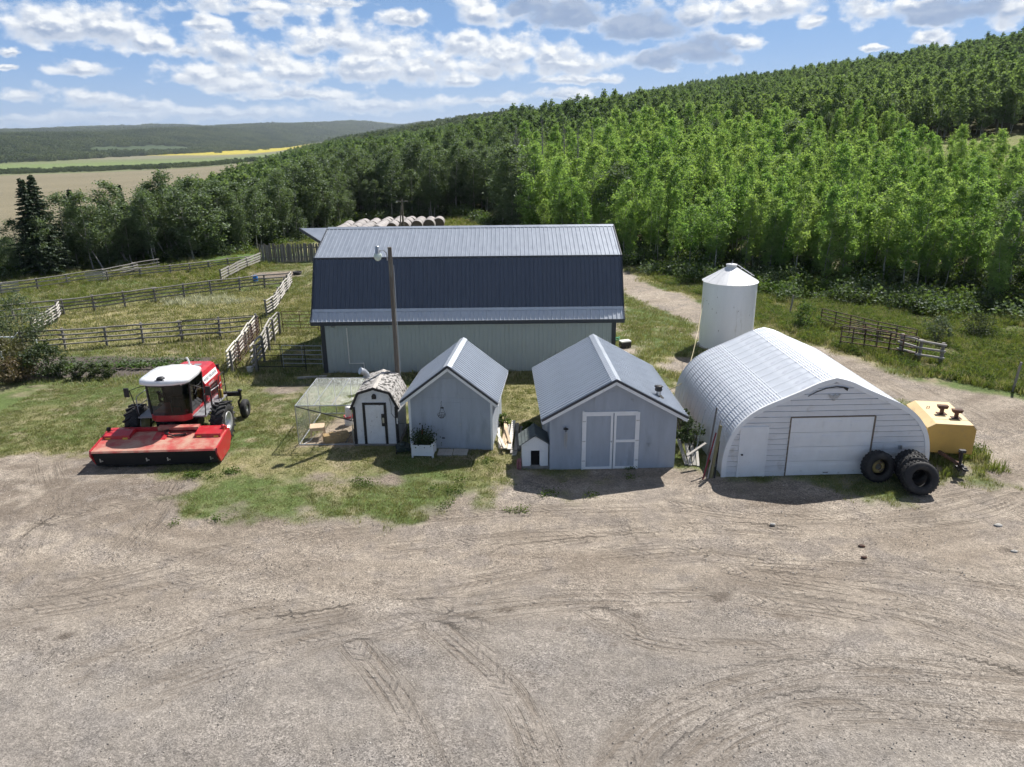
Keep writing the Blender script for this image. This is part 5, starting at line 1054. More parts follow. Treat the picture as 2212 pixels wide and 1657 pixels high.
for s in (-1, 1):
    e = bpy.data.objects.new('caster_wheel', None); COL.objects.link(e); e.parent = sw; e.matrix_local = TR(s*1.82, 2.62, .42, 0, R_(90))
    ob('tyre', CT, e); b = MB(); b.lathe([(.16, -.08), (.10, -.04), (.0, -.04)], 16); b.lathe([(.16, .08), (.10, .04), (.0, .04)], 16); b.build('rim', MATS['rim_silver'], e)
    b = MB(); b.tube([(s*1.78, 2.35, 1.38), (s*1.78, 2.35, .98), (s*1.62, 2.45, .80), (s*1.60, 2.62, .42), (s*1.75, 2.62, .42)], .05, 7); b.lathe([(.07, 1.32), (.09, 1.36), (.09, 1.42), (0, 1.43)], 12, TR(s*1.78, 2.35, 0)); b.build('caster_fork', DKSTEEL, sw)
# cab
cb = bpy.data.objects.new('cab', None); COL.objects.link(cb); cb.parent = sw; cb.location = (0, -.3, 0)
b = MB(); b.prism([(-.80, -.40), (-.55, -.62), (.55, -.62), (.80, -.40), (.80, 1.05), (-.80, 1.05)], 1.22, 1.48, 'z'); b.build('floor_pan', RED, cb)
PB = [(-.80, -.36), (-.62, -.58), (0, -.66), (.62, -.58), (.80, -.36)]; PT = [(-.86, -.34), (-.66, -.60), (0, -.70), (.66, -.60), (.86, -.34)]
for i in range(4):
    b = MB(); a, c = PB[i], PB[i+1]; a2, c2 = PT[i], PT[i+1]; b.add([(a[0], a[1], 1.48), (c[0], c[1], 1.48), (c2[0], c2[1], 2.78), (a2[0], a2[1], 2.78)], [(0, 1, 2, 3)]); b.build('windscreen', None or MATS.get('cab_glass') or GLASS, cb, False)
def cabglass():
    m = bpy.data.materials.new('cab_glass'); m.use_nodes = True; nt = m.node_tree; nt.nodes.clear(); t = nt.nodes.new('ShaderNodeBsdfTransparent'); t.inputs[0].default_value = (.42, .48, .46, 1); gl = nt.nodes.new('ShaderNodeBsdfGlossy'); gl.inputs['Roughness'].default_value = .03
    f = nt.nodes.new('ShaderNodeFresnel'); f.inputs[0].default_value = 1.5; mx = nt.nodes.new('ShaderNodeMixShader'); nt.links.new(f.outputs[0], mx.inputs[0]); nt.links.new(t.outputs[0], mx.inputs[1]); nt.links.new(gl.outputs[0], mx.inputs[2]); o = nt.nodes.new('ShaderNodeOutputMaterial'); nt.links.new(mx.outputs[0], o.inputs[0]); return m
CG = cabglass()
for o in cb.children:
    if o.name.startswith('windscreen'): o.data.materials[0] = CG
for s in (-1, 1):
    b = MB(); b.add([(s*.80, -.36, 1.48), (s*.80, 1.0, 1.48), (s*.86, 1.0, 2.78), (s*.86, -.34, 2.78)], [(0, 1, 2, 3)]); b.build('side_window', CG, cb, False)
    for (p, q) in (((s*.80, -.36, 1.45), (s*.86, -.34, 2.8)), ((s*.80, 1.0, 1.45), (s*.86, 1.0, 2.8))): b = MB(); b.beam(p, q, .06, .07); b.build('pillar', BLK, cb)
b = MB(); b.box(-.82, .82, 1.0, 1.06, 1.48, 2.8); b.build('rear_panel', BLK, cb)
b = MB(); b.prism([(-.88, -.50), (-.66, -.78), (0, -.88), (.66, -.78), (.88, -.50), (.88, 1.0), (-.88, 1.0)], 2.76, 2.86, 'z'); b.build('light_bar', BLK, cb)
for x in (-.62, -.42, -.0, .22, .44, .66): b = MB(); b.lathe([(.0, .03), (.05, .02), (.055, 0)], 12, TR(x, -.80+.12*abs(x), 2.81, R_(90))); b.build('work_light', PVC, cb)
RFp = [(-.97, -.55), (-.86, -.80), (-.5, -.97), (0, -1.02), (.5, -.97), (.86, -.80), (.97, -.55), (.98, .4), (.90, .95), (.55, 1.12), (.42, 1.28), (-.42, 1.28), (-.55, 1.12), (-.90, .95), (-.98, .4)]
b = MB(); n = len(RFp); rings = [(1.0, 2.86), (1.02, 2.93), (1.0, 3.02), (.90, 3.09), (.55, 3.13)]
vs = [(x*k, .15+(y-.15)*k, z) for k, z in rings for x, y in RFp]
b.add(vs, [(j*n+i, j*n+(i+1) % n, (j+1)*n+(i+1) % n, (j+1)*n+i) for j in range(len(rings)-1) for i in range(n)], True); b.add([vs[i] for i in range(n)], [tuple(range(n))[::-1]]); b.add([vs[(len(rings)-1)*n+i] for i in range(n)], [tuple(range(n))]); b.build('roof', SWR, cb)
b = MB(); b.box(-.20, .16, -.96, -.74, 2.93, 3.07); b.lathe([(.16, 3.06), (.17, 3.10), (.12, 3.16), (0, 3.17)], 14, TR(-.02, -.80, 0)); b.build('guidance_receiver', DKSTEEL, cb)
b = MB(); b.tube([(.42, 1.1, 3.05), (.36, 1.12, 3.32), (.30, 1.12, 3.40)], .035, 7); b.build('antenna', PVC, cb)
b = MB(); b.box(-.28, .28, .25, .75, 1.5, 1.95); b.box(-.28, .28, .68, .84, 1.9, 2.6); b.build('seat', mat('seat_fabric', (.05, .05, .055), .9), cb)
b = MB(); b.tube([(0, -.35, 1.5), (0, -.12, 2.05)], .04, 7); b.lathe([(.17, -.015), (.19, 0), (.17, .015)], 20, TR(0, -.10, 2.07, R_(-30))); b.build('steering_column', BLK, cb)
b = MB(); b.box(.35, .6, -.3, .6, 1.5, 2.0); b.build('console', BLK, cb)
# engine hood
hdp = bpy.data.objects.new('engine_hood', None); COL.objects.link(hdp); hdp.parent = sw; hdp.location = (0, .8, 0)
b = MB(); b.prism([(-.92, 1.15), (-.92, 2.15), (-.70, 2.62), (-.55, 2.68), (.55, 2.68), (.70, 2.62), (.92, 2.15), (.92, 1.15)], .02, 1.85); b.build('shroud', RED, hdp)
for s in (-1, 1):
    b = MB(); nx_ = s*.92; b.add([(s*.928, .06, 2.02), (s*.928, 1.70, 2.02), (s*.812, 1.76, 2.40), (s*.812, .06, 2.40)], [(0, 1, 2, 3)])
    b = MB(); d = .006; P0, P1 = Vector((s*.92, 0, 2.15)), Vector((s*.70, 0, 2.62)); dn = Vector((s*.906, 0, .424))*d
    q = [P0.lerp(P1, .10)+dn, P0.lerp(P1, .62)+dn]; b.add([q[0]+Vector((0, .05, 0)), q[0]+Vector((0, 1.62, 0)), q[1]+Vector((0, 1.74, 0)), q[1]+Vector((0, .05, 0))], [(0, 1, 2, 3)]); b.build('white_stripe', SWR, hdp)
    for k in range(9): b = MB(); y = .55+k*.10; b.box(s*.925-.008, s*.925+.008, y, y+.045, 1.45, 1.98); b.build('louvre', BLK, hdp)
    for k in range(2): b = MB(); y = .25+k*.9; b.box(-.35 if s < 0 else .05, -.05 if s < 0 else .35, y, y+.3, 2.681, 2.69); b.build('top_vent', GREYP, hdp)
b = MB(); b.box(-.88, .88, 1.85, 1.93, 1.2, 2.5); b.build('rear_screen', DKSTEEL, hdp)
def text(s, size, parent, M, m):
    c = bpy.data.curves.new('lettering', 'FONT'); c.body = s; c.size = size; c.align_x = 'LEFT'; c.extrude = .001; t = bpy.data.objects.new('tmp', c); COL.objects.link(t); bpy.context.view_layer.update()
    me = bpy.data.meshes.new_from_object(t.evaluated_get(bpy.context.evaluated_depsgraph_get())); bpy.data.objects.remove(t); me.name = 'lettering'; me.materials.clear(); me.materials.append(m); return ob('lettering', me, parent, M)
# camera-side stripe: reads from the cab backwards
P0, P1 = Vector((.92, 0, 2.15)), Vector((.70, 0, 2.62)); dn = Vector((.906, 0, .424))*.010
text('MASSEY FERGUSON', .165, hdp, frame(P0.lerp(P1, .24)+dn+Vector((0, .10, 0)), (0, 1, 0), P1-P0), BLK)
text('WR9870', .17, hdp, frame(Vector((.931, .35, 2.0)), (0, 1, 0), (0, 0, 1)), SWR)
# platforms, rails, mirrors, ladder
for s in (-1, 1):
    b = MB(); b.box(min(s*.82, s*1.36), max(s*.82, s*1.36), -.70, 1.9 if s > 0 else .6, 1.30, 1.36); b.build('platform', GREYP, sw)
    b = MB(); b.tube([(s*1.32, -.66, 1.36), (s*1.50, -.72, 2.5), (s*1.10, -.74, 2.65), (s*.90, -.7, 2.66)], .02, 6); b.build('mirror_arm', BLK, sw)
    b = MB(); b.box(min(s*1.52, s*1.70), max(s*1.52, s*1.70), -.80, -.72, 2.25, 2.62); b.build('mirror', BLK, sw)
    for y0, y1 in ((-.60, .1), (.2, 1.0)) if s > 0 else ((-.65, .3),):
        b = MB(); b.tube([(s*1.33, y0, 1.36), (s*1.33, y0, 2.1), (s*1.33, y0+.08, 2.2), (s*1.33, y1-.08, 2.2), (s*1.33, y1, 2.1), (s*1.33, y1, 1.36)], .018, 6); b.tube([(s*1.33, y0, 1.78), (s*1.33, y1, 1.78)], .016, 6); b.build('guard_rail', BLK if s > 0 else GREYP, sw)
b = MB(); b.tube([(1.02, .35, 1.9), (1.25, 1.3, 1.95), (1.25, 1.7, 2.0)], .02, 6); b.build('grab_rail', GALV, sw)
b = MB(); b.tube([(1.33, 1.25, 1.36), (1.33, 1.25, 2.32), (1.33, 1.32, 2.4), (1.33, 1.85, 2.4), (1.33, 1.92, 2.32), (1.33, 1.92, 1.0)], .022, 6); b.tube([(1.33, 1.25, 1.85), (1.33, 1.92, 1.85)], .018, 6); b.build('guard_rail', BLK, sw)
b = MB(); b.lathe([(.10, 0), (.10, .34), (.07, .38), (0, .39)], 12, TR(1.25, 1.5, 1.36)); b.build('extinguisher', mat('dull_yellow', (.32, .24, .05), .5), sw)
b = MB()
for x in (1.40, 1.72): b.beam((x, 1.15, 1.32), (x+.06, 1.05, .45), .03, .05)
for k in range(4): z = .5+k*.25; b.box(1.40, 1.78, 1.02+.04*k, 1.18+.04*k, z, z+.025)
b.build('ladder', DKSTEEL, sw)
for k in range(3): b = MB(); b.tube([(.15-.12*k, -.30, .95), (.05-.1*k, -.7, .70), (-.02-.08*k, -1.0, .85), (0-.06*k, -1.15, 1.05)], .022, 6); b.build('hydraulic_hose', BLK, sw)
# ================================================================== fences
def rot_to(a, b):
    d = Vector(b)-Vector(a); return frame(a, d, Vector((0, 0, 1)).cross(d)) if abs(d.normalized().z) < .99 else Matrix.Translation(a)
_pm = {}
def post_me(r, h, m, sq=False):
    k = (r, round(h, 2), m.name, sq)
    if k not in _pm:
        b = MB(); (b.box(-r, r, -r, r, -.2, h) if sq else b.tube([(0, 0, -.2), (0, 0, h)], r, 8, True, r*.92)); me = b.mesh('post'); me.materials.append(m); _pm[k] = me
    return _pm[k]
fr_ = random.Random(17)
def rail_fence(nm, label, P, h, nr, m_post, m_rail, kind='pole', z0=.35, off=.1, pr=.075, rr_=.05, ext=.18, rails=True):
    P = [Vector((p[0], p[1], 0)) for p in P]; t = thing(nm, label, 'fence', (P[0].x, P[0].y, gz(P[0].x, P[0].y)), 0); o0 = Vector((P[0].x, P[0].y, gz(P[0].x, P[0].y)))
    Q = [Vector((p.x, p.y, gz(p.x, p.y)))-o0 for p in P]
    for q in Q:
        o = ob('post', post_me(pr, h+fr_.uniform(.02, .14), m_post), t, Matrix.Translation(q)@Matrix.Rotation(fr_.uniform(-.03, .03), 4, 'X')@Matrix.Rotation(fr_.uniform(-.03, .03), 4, 'Y')@Matrix.Rotation(fr_.uniform(0, 6), 4, 'Z'))
    if rails:
        for i in range(len(Q)-1):
            d = (Q[i+1]-Q[i]); d2 = Vector((d.x, d.y, 0)).normalized(); nrm = Vector((d2.y, -d2.x, 0))*(off+(.07 if i % 2 else 0.))
            for k in range(nr):
                z = z0+(h-z0)*k/(nr-1); a = Q[i]+nrm-d2*ext+Vector((0, 0, z+fr_.uniform(-.03, .03))); c = Q[i+1]+nrm+d2*ext+Vector((0, 0, z+fr_.uniform(-.03, .03))); b = MB()
                if kind == 'pole': b.tube([a, a.lerp(c, .5)+Vector((0, 0, fr_.uniform(-.02, .02))), c], rr_*fr_.uniform(.85, 1.1), 7)
                else: b.beam(a, c, .035, .13)
                b.build('rail', m_rail, t)
    return t
def panel_gate(nm, label, a, c, z0, z1, nb, m, r=.022, verts=3, cat='gate', group=None):
    a = Vector((a[0], a[1], 0)); c = Vector((c[0], c[1], 0)); ga_ = gz(a.x, a.y); t = thing(nm, label, cat, (a.x, a.y, ga_), 0, group); d = c-a; dz = gz(c.x, c.y)-ga_
    for k in range(nb): b = MB(); z = z0+(z1-z0)*k/(nb-1); b.tube([(0, 0, z), (d.x, d.y, z+dz)], r, 7); b.build('bar', m, t)
    for k in range(verts): b = MB(); f = k/(verts-1); b.tube([(d.x*f, d.y*f, z0-.25+dz*f if k in (0, verts-1) else z0+dz*f), (d.x*f, d.y*f, z1+dz*f)], r*1.1, 7); b.build('upright', m, t)
    return t
FA = [(-29.4, 42.6), (-27.14, 43.13), (-24.89, 43.66), (-22.99, 44.35), (-20.82, 44.95), (-18.61, 45.5), (-16.5, 46.3)]
rail_fence('pole_fence', 'grey four-rail pole fence behind the vegetable garden', FA, 1.22, 4, WOODG, WOODG)
rail_fence('pole_fence', 'short bleached rail fence closing the left end of the dry paddock', [(-31.2, 46.6), (-31.45, 48.0), (-31.6, 49.1), (-31.9, 50.3), (-32.4, 51.4)], 1.12, 5, WOODG, WOODW)
rail_fence('pole_fence', 'long grey pole fence along the back of the dry paddock', [(-32.6, 52.5), (-30.98, 53.62), (-29.4, 55.0), (-27.8, 56.6), (-26.12, 57.94), (-24.48, 59.3), (-22.6, 60.6), (-20.9, 61.8), (-19.0, 62.6)], 1.12, 4, WOODG, WOODG)
rail_fence('pole_fence', 'pole fence running off the left edge behind the big bush', [(-43, 47.6), (-40.5, 48.6), (-38, 49.7), (-35.3, 51.0), (-32.7, 52.3)], 1.12, 3, WOODG, WOODG)
rail_fence('pole_fence', 'bleached rail fence along the right side of the dry paddock', [(-17.38, 51.11), (-17.37, 52.3), (-17.5, 53.67), (-17.87, 55.69), (-18.22, 57.72), (-18.4, 59.3), (-18.7, 61.0), (-18.9, 62.5)], 1.18, 5, WOODG, WOODW)
rail_fence('pole_fence', 'white-bleached alley fence nearest the barn end', [(-14.92, 45.98), (-14.74, 44.22), (-14.39, 42.09), (-14.04, 40.0), (-13.85, 38.04)], 1.46, 5, WOODG, WOODW)
t = rail_fence('pole_fence', 'alley fence of rusty panels and poles left of the bleached alley fence', [(-16.4, 46.13), (-16.1, 44.1), (-15.75, 42.05), (-15.45, 40.0), (-15.14, 38.01)], 1.22, 5, WOODG, WOODO)
panel_gate('alley_panel', 'rusty red pipe panel fixed along the left alley fence, near half', (-15.0, 38.2), (-15.52, 42.0), .3, 1.25, 6, RUST, .02, 4, 'panel'); panel_gate('alley_panel', 'rusty red pipe panel fixed along the left alley fence, far half', (-15.58, 42.2), (-16.15, 45.8), .3, 1.25, 6, RUST, .02, 4, 'panel')
panel_gate('pipe_gate', 'dark pipe gate closing the gap behind the alley, at the barn corner', (-14.9, 46.6), (-12.6, 46.6), .3, 1.4, 6, RUST, .02, 3); panel_gate('pipe_gate', 'pipe gate standing open at the head of the alley', (-16.3, 46.6), (-15.2, 46.9), .3, 1.3, 4, DKSTEEL, .02, 2)
panel_gate('pipe_gate', 'dark pipe gate across the near end between the alley and the barn', (-13.75, 38.1), (-11.15, 38.05), .3, 1.55, 5, DKSTEEL, .02, 3); panel_gate('pipe_gate', 'galvanised gate hung on the barn corner behind the dark gate', (-12.5, 38.5), (-10.3, 38.35), .35, 1.35, 5, GALV, .022, 3)
panel_gate('pipe_gate', 'dark pipe gate set in the right end of the garden fence', (-20.7, 44.85), (-16.6, 46.15), .3, 1.28, 4, DKSTEEL, .02, 4)
rail_fence('pole_fence', 'grey pole fence along the wood edge at the far left', [(-46, 58.0), (-44, 59.0), (-42.2, 60.2), (-40.3, 62.0), (-38.9, 64.0), (-37.0, 66.4), (-35.9, 69.8), (-34.6, 72)], .95, 3, WOODG, WOODG)
for (a, c, lab) in (((-42.4, 59.6), (-40.9, 60.6), 'bleached gate panel at the left end of the wood-edge fence'), ((-37.6, 64.6), (-36.3, 65.6), 'bleached gate panel in the middle of the wood-edge fence'), ((-36.3, 68.6), (-35.7, 70.4), 'bleached gate panel at the right end of the wood-edge fence')): 
    t = thing('board_gate', lab, 'gate', (a[0], a[1], gz(*a)))
    for k in range(4): b = MB(); b.beam((0, 0, .25+.22*k), (c[0]-a[0], c[1]-a[1], .25+.22*k), .03, .11); b.build('board', WOODW, t)
rail_fence('pole_fence', 'low grey pole fence between the weedy pen and the wood', [(-36.4, 66.0), (-34.2, 67.6), (-32.05, 69.0), (-30.6, 70.0), (-29.3, 71.2), (-28.0, 72.8), (-25.9, 74.5)], .85, 3, WOODG, WOODG)
rail_fence('pole_fence', 'bleached board fence running up to the plank windbreak', [(-25.61, 64.56), (-25.7, 66.5), (-25.8, 68.92), (-25.7, 71.5), (-25.52, 74.6)], 1.05, 4, WOODG, WOODW, 'board')
wb = thing('windbreak_fence', 'tall dark upright plank windbreak left of the barn roof', 'fence', (-25.5, 75.2, 0))
for k in range(58):
    h_ = 1.85+fr_.uniform(-.12, .10); b = MB(); b.box(-.07, .07, 0, .03, 0, h_); o = b.build('plank', WOODG if k % 3 else BARKD, wb); o.matrix_local = TR(k*.155, .012*k+(.02 if k % 2 else 0), 0, fr_.uniform(-.03, .03), fr_.uniform(-.04, .04))
for z in (.5, 1.45): b = MB(); b.beam((-.1, .06, z), (9.0, .75, z), .04, .12); b.build('cross_rail', WOODG, wb)
# steel corral panels at the right
RS = mat('weathered_panel_steel', (.075, .06, .055), .7, .4, var=.3, vscale=7., col2=(.20, .10, .07), c2s=5.)
CP = [(19.31, 41.6), (20.35, 40.85), (21.37, 40.0), (22.34, 38.9)]
for i, lab in enumerate(('first steel corral panel of the front row, farthest from the camera', 'second steel corral panel of the front row', 'third steel corral panel of the front row, before the wooden posts')): panel_gate('corral_panel', lab, CP[i], CP[i+1], .40, 1.32, 4, RS, .036, 3, 'panel', 'steel corral panels by the dirt road')
BP = [(20.3, 46.9), (21.3, 44.9), (22.2, 43.2), (23.5, 41.2)]
for i, lab in enumerate(('back row corral panel beside the pale bush', 'middle corral panel of the back row', 'nearest corral panel of the back row')): panel_gate('corral_panel', lab, BP[i], BP[i+1], .25, 1.15, 5, RS, .03, 3, 'panel', 'steel corral panels by the dirt road')
panel_gate('corral_panel', 'panel linking front and back rows of the steel corral', (20.7, 43.6), (22.6, 41.7), .25, 1.1, 5, RS, .028, 4, 'panel', 'steel corral panels by the dirt road')
rail_fence('pole_fence', 'short thick-rail wooden fence at the end of the corral panels', [(22.0, 39.9), (22.5, 38.85), (23.3, 38.1)], 1.15, 3, WOODG, WOODW, 'pole', .4, .08, .10, .06)
for k, (x, y, h_, lab) in enumerate(((24.3, 33.6, 1.5, 'leaning grey fence post in the weeds at the right edge'), (19.6, 50.5, 1.3, 'lone grey fence post behind the grain bin'), (26.8, 36.5, 1.3, 'grey fence post half hidden in the bank weeds'))):
    b = MB(); b.tube([(0, 0, -.1), (.12, 0, h_)], .06, 7); o = b.build('fence_post', WOODG); o.location = (x, y, gz(x, y)); tag(o, lab, 'post')
# ================================================================== round hay bales
b = MB(); Rr, Lh = .76, .74; b.lathe([(Rr-.03, -Lh), (Rr, -Lh+.05), (Rr+.01, 0), (Rr, Lh-.05), (Rr-.03, Lh)], 28); BW = b.mesh('wrap'); BW.materials.append(NET)
b = MB()
for s in (-1, 1): b.lathe([(Rr-.03, s*Lh), (Rr*.8, s*(Lh+.02)), (Rr*.5, s*(Lh-.01)), (Rr*.2, s*(Lh+.02)), (0, s*Lh)], 28)
BE = b.mesh('face'); BE.materials.append(BALEF)
cols_ = [(-9.9, 103.2, 2), (-11.0, 101.3, 3), (-12.5, 100.2, 4), (-14.0, 99.2, 5), (-15.5, 98.2, 6), (-17.0, 95.2, 7), (-18.5, 94.2, 7), (-20.0, 93.2, 7), (-21.5, 92.6, 6)]
nb_ = 0
for ci, (x, y, n) in enumerate(cols_):
    for k in range(n):
        first = k == 0 and ci < 5
        lab = ['rightmost round hay bale, set back beside the front row', 'round hay bale with dark face at the right end of the front row', 'second front round hay bale from the right with dark face showing', 'third front round hay bale from the right', 'fourth front round hay bale from the right, left of the utility pole'][ci] if first else 'round net-wrapped hay bale in the rows behind the barn ridge'
        t = thing('hay_bale', lab, 'hay bale', (x+fr_.uniform(-.1, .1), y+1.50*k+fr_.uniform(-.12, .12), .76), 0, 'round hay bales in rows behind the barn'); t.rotation_euler = (R_(90)+fr_.uniform(-.02, .02), fr_.uniform(0, 6), fr_.uniform(-.1, .1)); s_ = fr_.uniform(.95, 1.05); t.scale = (s_, s_, 1)
        t.rotation_mode = 'XYZ'; t.rotation_euler = (R_(90), 0, fr_.uniform(-.1, .1)); ob('wrap', BW, t); ob('face', BE, t); nb_ += 1
# ================================================================== small things in the pens
b = MB(); b.lathe([(.20, 0), (.22, .2), (.21, .58), (.18, .6), (0, .6)], 16); o = b.build('plastic_barrel', BLUEP); o.location = (-22.6, 64.6, 0); tag(o, 'blue plastic barrel at the far end of the pens', 'barrel')
b = MB(); b.lathe([(.34, 0), (.40, .28), (.42, .28), (.37, 0)], 18); b.lathe([(0, .2), (.36, .2)], 18); o = b.build('feed_tub', RUB); o.location = (-19.9, 68.2, 0); tag(o, 'dark feed tub on bare ground left of the barn', 'tub')
t = thing('stock_trailer_tongue', 'dark machine part just visible past the barn left end', 'machine', (-11.1, 66.5, 0)); b = MB(); b.box(-.5, .6, -.3, .3, .3, .9); b.lathe([(.1, -.1), (.35, -.1), (.35, .1), (.1, .1)], 16, TR(-.3, -.4, .35, R_(90))); b.build('body', DKSTEEL, t)
b = MB(); b.lathe([(.15, 0), (.17, .26), (.18, .27), (.165, .28), (.14, .05), (0, .05)], 14); o = b.build('pail', PVC); o.location = (-14.25, 38.15, 0); tag(o, 'white pail at the near end of the alley fence', 'pail')
b = MB(); b.box(-.75, .75, -.07, .07, 0, .09); o = b.build('loose_board', WOODW); o.location = (-10.55, 36.9, .01); o.rotation_euler.z = R_(9); tag(o, 'pale board lying on the grass at the barn corner', 'board')
cx = thing('clothes_post', 'white cross-topped post by the big bush at the left edge', 'post', (-29.3, 40.6, 0))
b = MB(); b.tube([(0, 0, 0), (0, 0, 2.0)], .05, 8); b.build('upright', WHT, cx)
b = MB(); b.beam((-.9, 0, 1.45), (.95, 0, 1.45), .06, .06); b.tube([(.95, 0, 1.45), (1.2, 0, 1.7)], .02, 5); b.tube([(.95, 0, 1.45), (.75, 0, 1.2)], .02, 5); b.build('cross_bar', WHT, cx)
for k, (x, y, h_, lab) in enumerate(((-27.75, 41.5, 1.05, 'tallest white stake beside the bush at the left'), (-27.95, 41.0, .45, 'short white stake left of the tall one'), (-27.45, 41.7, .6, 'medium white stake right of the tall one'))):
    b = MB(); b.tube([(0, 0, 0), (.02, .02, h_)], .035, 7); o = b.build('garden_stake', WHT); o.location = (x, y, 0); tag(o, lab, 'stake', 'white stakes by the bush')
for k in range(6):
    b = MB(); b.tube([(0, 0, 0), (.03*math.sin(k), 0, 1.0+.1*(k % 3))], .010, 5); o = b.build('bean_cane', WOODN); o.location = (-18.4+.33*k-.05*(k % 2), 41.2+.25*(k % 3), 0); tag(o, 'thin bean cane standing at the right end of the garden', 'cane', 'bean canes in the garden')
for k, (x, y, s_, c_, lab) in enumerate((tuple(at(1106+2100*.5, 936+401*.5).xy)+(.10, CONC, 'pale stone lying on the gravel near the right edge, upper one'), tuple(at(1106+2170*.5, 936+513*.5).xy)+(.085, CONC, 'pale stone beside a dark stain at the right edge'), tuple(at(1106+1125*.5, 936+395*.5).xy)+(.08, CONC, 'small pale stone on the gravel before the garage'), tuple(at(1106+1510*.5, 936+490*.5).xy)+(.08, RUST, 'small dark clod on the gravel, upper of the pair'), tuple(at(1106+1520*.5, 936+538*.5).xy)+(.07, RUST, 'small dark clod on the gravel, lower of the pair'))):
    rk = random.Random(k); b = MB(); b.lathe([(.0, -.3), (.8, -.2), (1., .1), (.7, .5), (0, .62)], 9, Matrix.Scale(s_, 4)); o = b.build('stone', c_); o.location = (x, y, .02)
    for v in o.data.vertices: v.co *= rk.uniform(.8, 1.2)
    o.scale = (1.3, .9, .8); tag(o, lab, 'stone')
# ================================================================== spruces, dead trees, shrubs
def spruce(nm, label, x, y, h, r, grp=None):
    e = thing(nm, label, 'tree', (x, y, gz(x, y)), RNG.uniform(0, 6), grp); C, A, B = [], [], []; br = MB(); br.tube([(0, 0, -.3), (0, 0, h)], [.16, .02], 7, False)
    z = h*.10
    while z < h*.99:
        t = z/h; L = r*(1-t)**.85*RNG.uniform(.75, 1.12)+.10; n = int(7+4*(1-t)); a0 = RNG.uniform(0, 6)
        for k in range(n):
            a = a0+6.283*k/n+RNG.normal()*.15; LL = L*RNG.uniform(.65, 1.15); zb = z; z = zb+RNG.uniform(-.14, .14); d = np.array([math.cos(a), math.sin(a), 0]); m_ = int(LL/.085)+3
            br.tube([(0, 0, z), (LL*.6*d[0], LL*.6*d[1], z-.16*LL), (LL*d[0], LL*d[1], z-.14*LL)], [.018, .01, .004], 3, False)
            for q in range(m_):
                f = (q+.5)/m_; p = d*LL*f+np.array([0, 0, z-.24*LL*f+.10*LL*f*f]); sd = np.cross(d, [0, 0, 1])
                for s in (-1, 1):
                    v = d*.5+sd*s*RNG.uniform(.4, 1.)+np.array([0, 0, -.35+RNG.normal()*.15]); v /= np.linalg.norm(v); ln = .16*(1-f*.5)*RNG.uniform(.7, 1.3)*(.6+.5*r/1.8)
                    C.append(p+v*ln*.6); A.append(v*ln); w_ = np.cross(v, RNG.normal(size=3)); w_ /= np.linalg.norm(w_); B.append(w_*.06)
            z = zb
        z += .27*(1.1-.55*t)*(h/9.)**.5
    br.build('trunk', BARKD, e, False); ob('crown', quads_mesh('crown', np.array(C), np.array(A), np.array(B), LF_S), e)
def sprat(px, py, D, h): 
    p = atY(px, py, D); return p.x, D, p.z
for (px, py, D, r, lab) in ((64, 377, 70, 2.8, 'tallest spruce, right of the pair at the left edge'), (43, 383, 69, 2.6, 'left spruce of the tall pair at the left edge'), (147, 406, 84, 2.2, 'spruce standing alone above the poplars at the left'), (257, 400, 90, 1.7, 'half-hidden spruce tip among the poplars of the shelter belt'), (139, 420, 83, 1.0, 'slim spruce just left of the lone spruce')):
    p = atY(px, py, D); g0 = gz(p.x, D); spruce('spruce_tree', lab, p.x, D, p.z-g0, r, 'spruces at the left')
for (px, py, D, r, lab) in ((2172, 92, 330, 3.0, 'dark spruce on the skyline at the right'), (2008, 160, 250, 2.2, 'dark spruce in the wood below the skyline')):
    p = atY(px, py, D); spruce('spruce_tree', lab, p.x, D, max(6., p.z-gz(p.x, D)), r, 'spruces on the hill')
def dead_tree(label, x, y, h, lean, rz, twigs, r=.10, m=None):
    e = thing('dead_tree', label, 'tree', (x, y, gz(x, y)), rz, 'dead trees'); b = MB(); P = lambda t: Vector((lean*h*t, .15*math.sin(t*4), h*math.sqrt(max(.05, 1-lean*lean))*t)); b.tube([P(t) for t in np.linspace(0, 1, 7)], [r*(1-.75*t) for t in np.linspace(0, 1, 7)], 6, False); b.build('trunk', m or DEADW, e, False)
    b = MB()
    for k in range(twigs):
        t = fr_.uniform(.35, 1.); p = P(t); a = fr_.uniform(0, 6.28); L = fr_.uniform(.5, 1.5)*(1.25-t); d = Vector((math.cos(a), math.sin(a), fr_.uniform(.2, .9))); q = p+d*L
        b.tube([p, p+d*L*.5, q], [.025, .016, .006], 3, False)
        for s in range(3): b.tube([p.lerp(q, .4+.2*s), p.lerp(q, .4+.2*s)+Vector((fr_.uniform(-.35, .35), fr_.uniform(-.35, .35), fr_.uniform(.05, .4)))], [.010, .004], 3, False)
    b.build('branches', m or DEADW, e, False)
for (bx_, by_, ty_, lab) in ((1110, 395, 285, 'leftmost tall dead poplar on the slope behind the barn'), (1118, 400, 300, 'dead poplar right beside the leftmost one'), (1175, 390, 270, 'tall dead poplar in the middle of the slope, with rusty leaves below'), (1222, 370, 290, 'slender dead poplar right of the middle of the slope'), (1252, 345, 285, 'dead poplar with fine twigs, second from the right'), (1282, 345, 285, 'rightmost dead poplar on the slope')):
    D = 105; p = atY(bx_, ty_, D); g0 = gz(p.x, D); dead_tree(lab, p.x, D, max(9., p.z-g0)*1.06, .02, fr_.uniform(0, 6), 60, .17, mat('dark_dead_wood', (.24, .225, .205), .9))
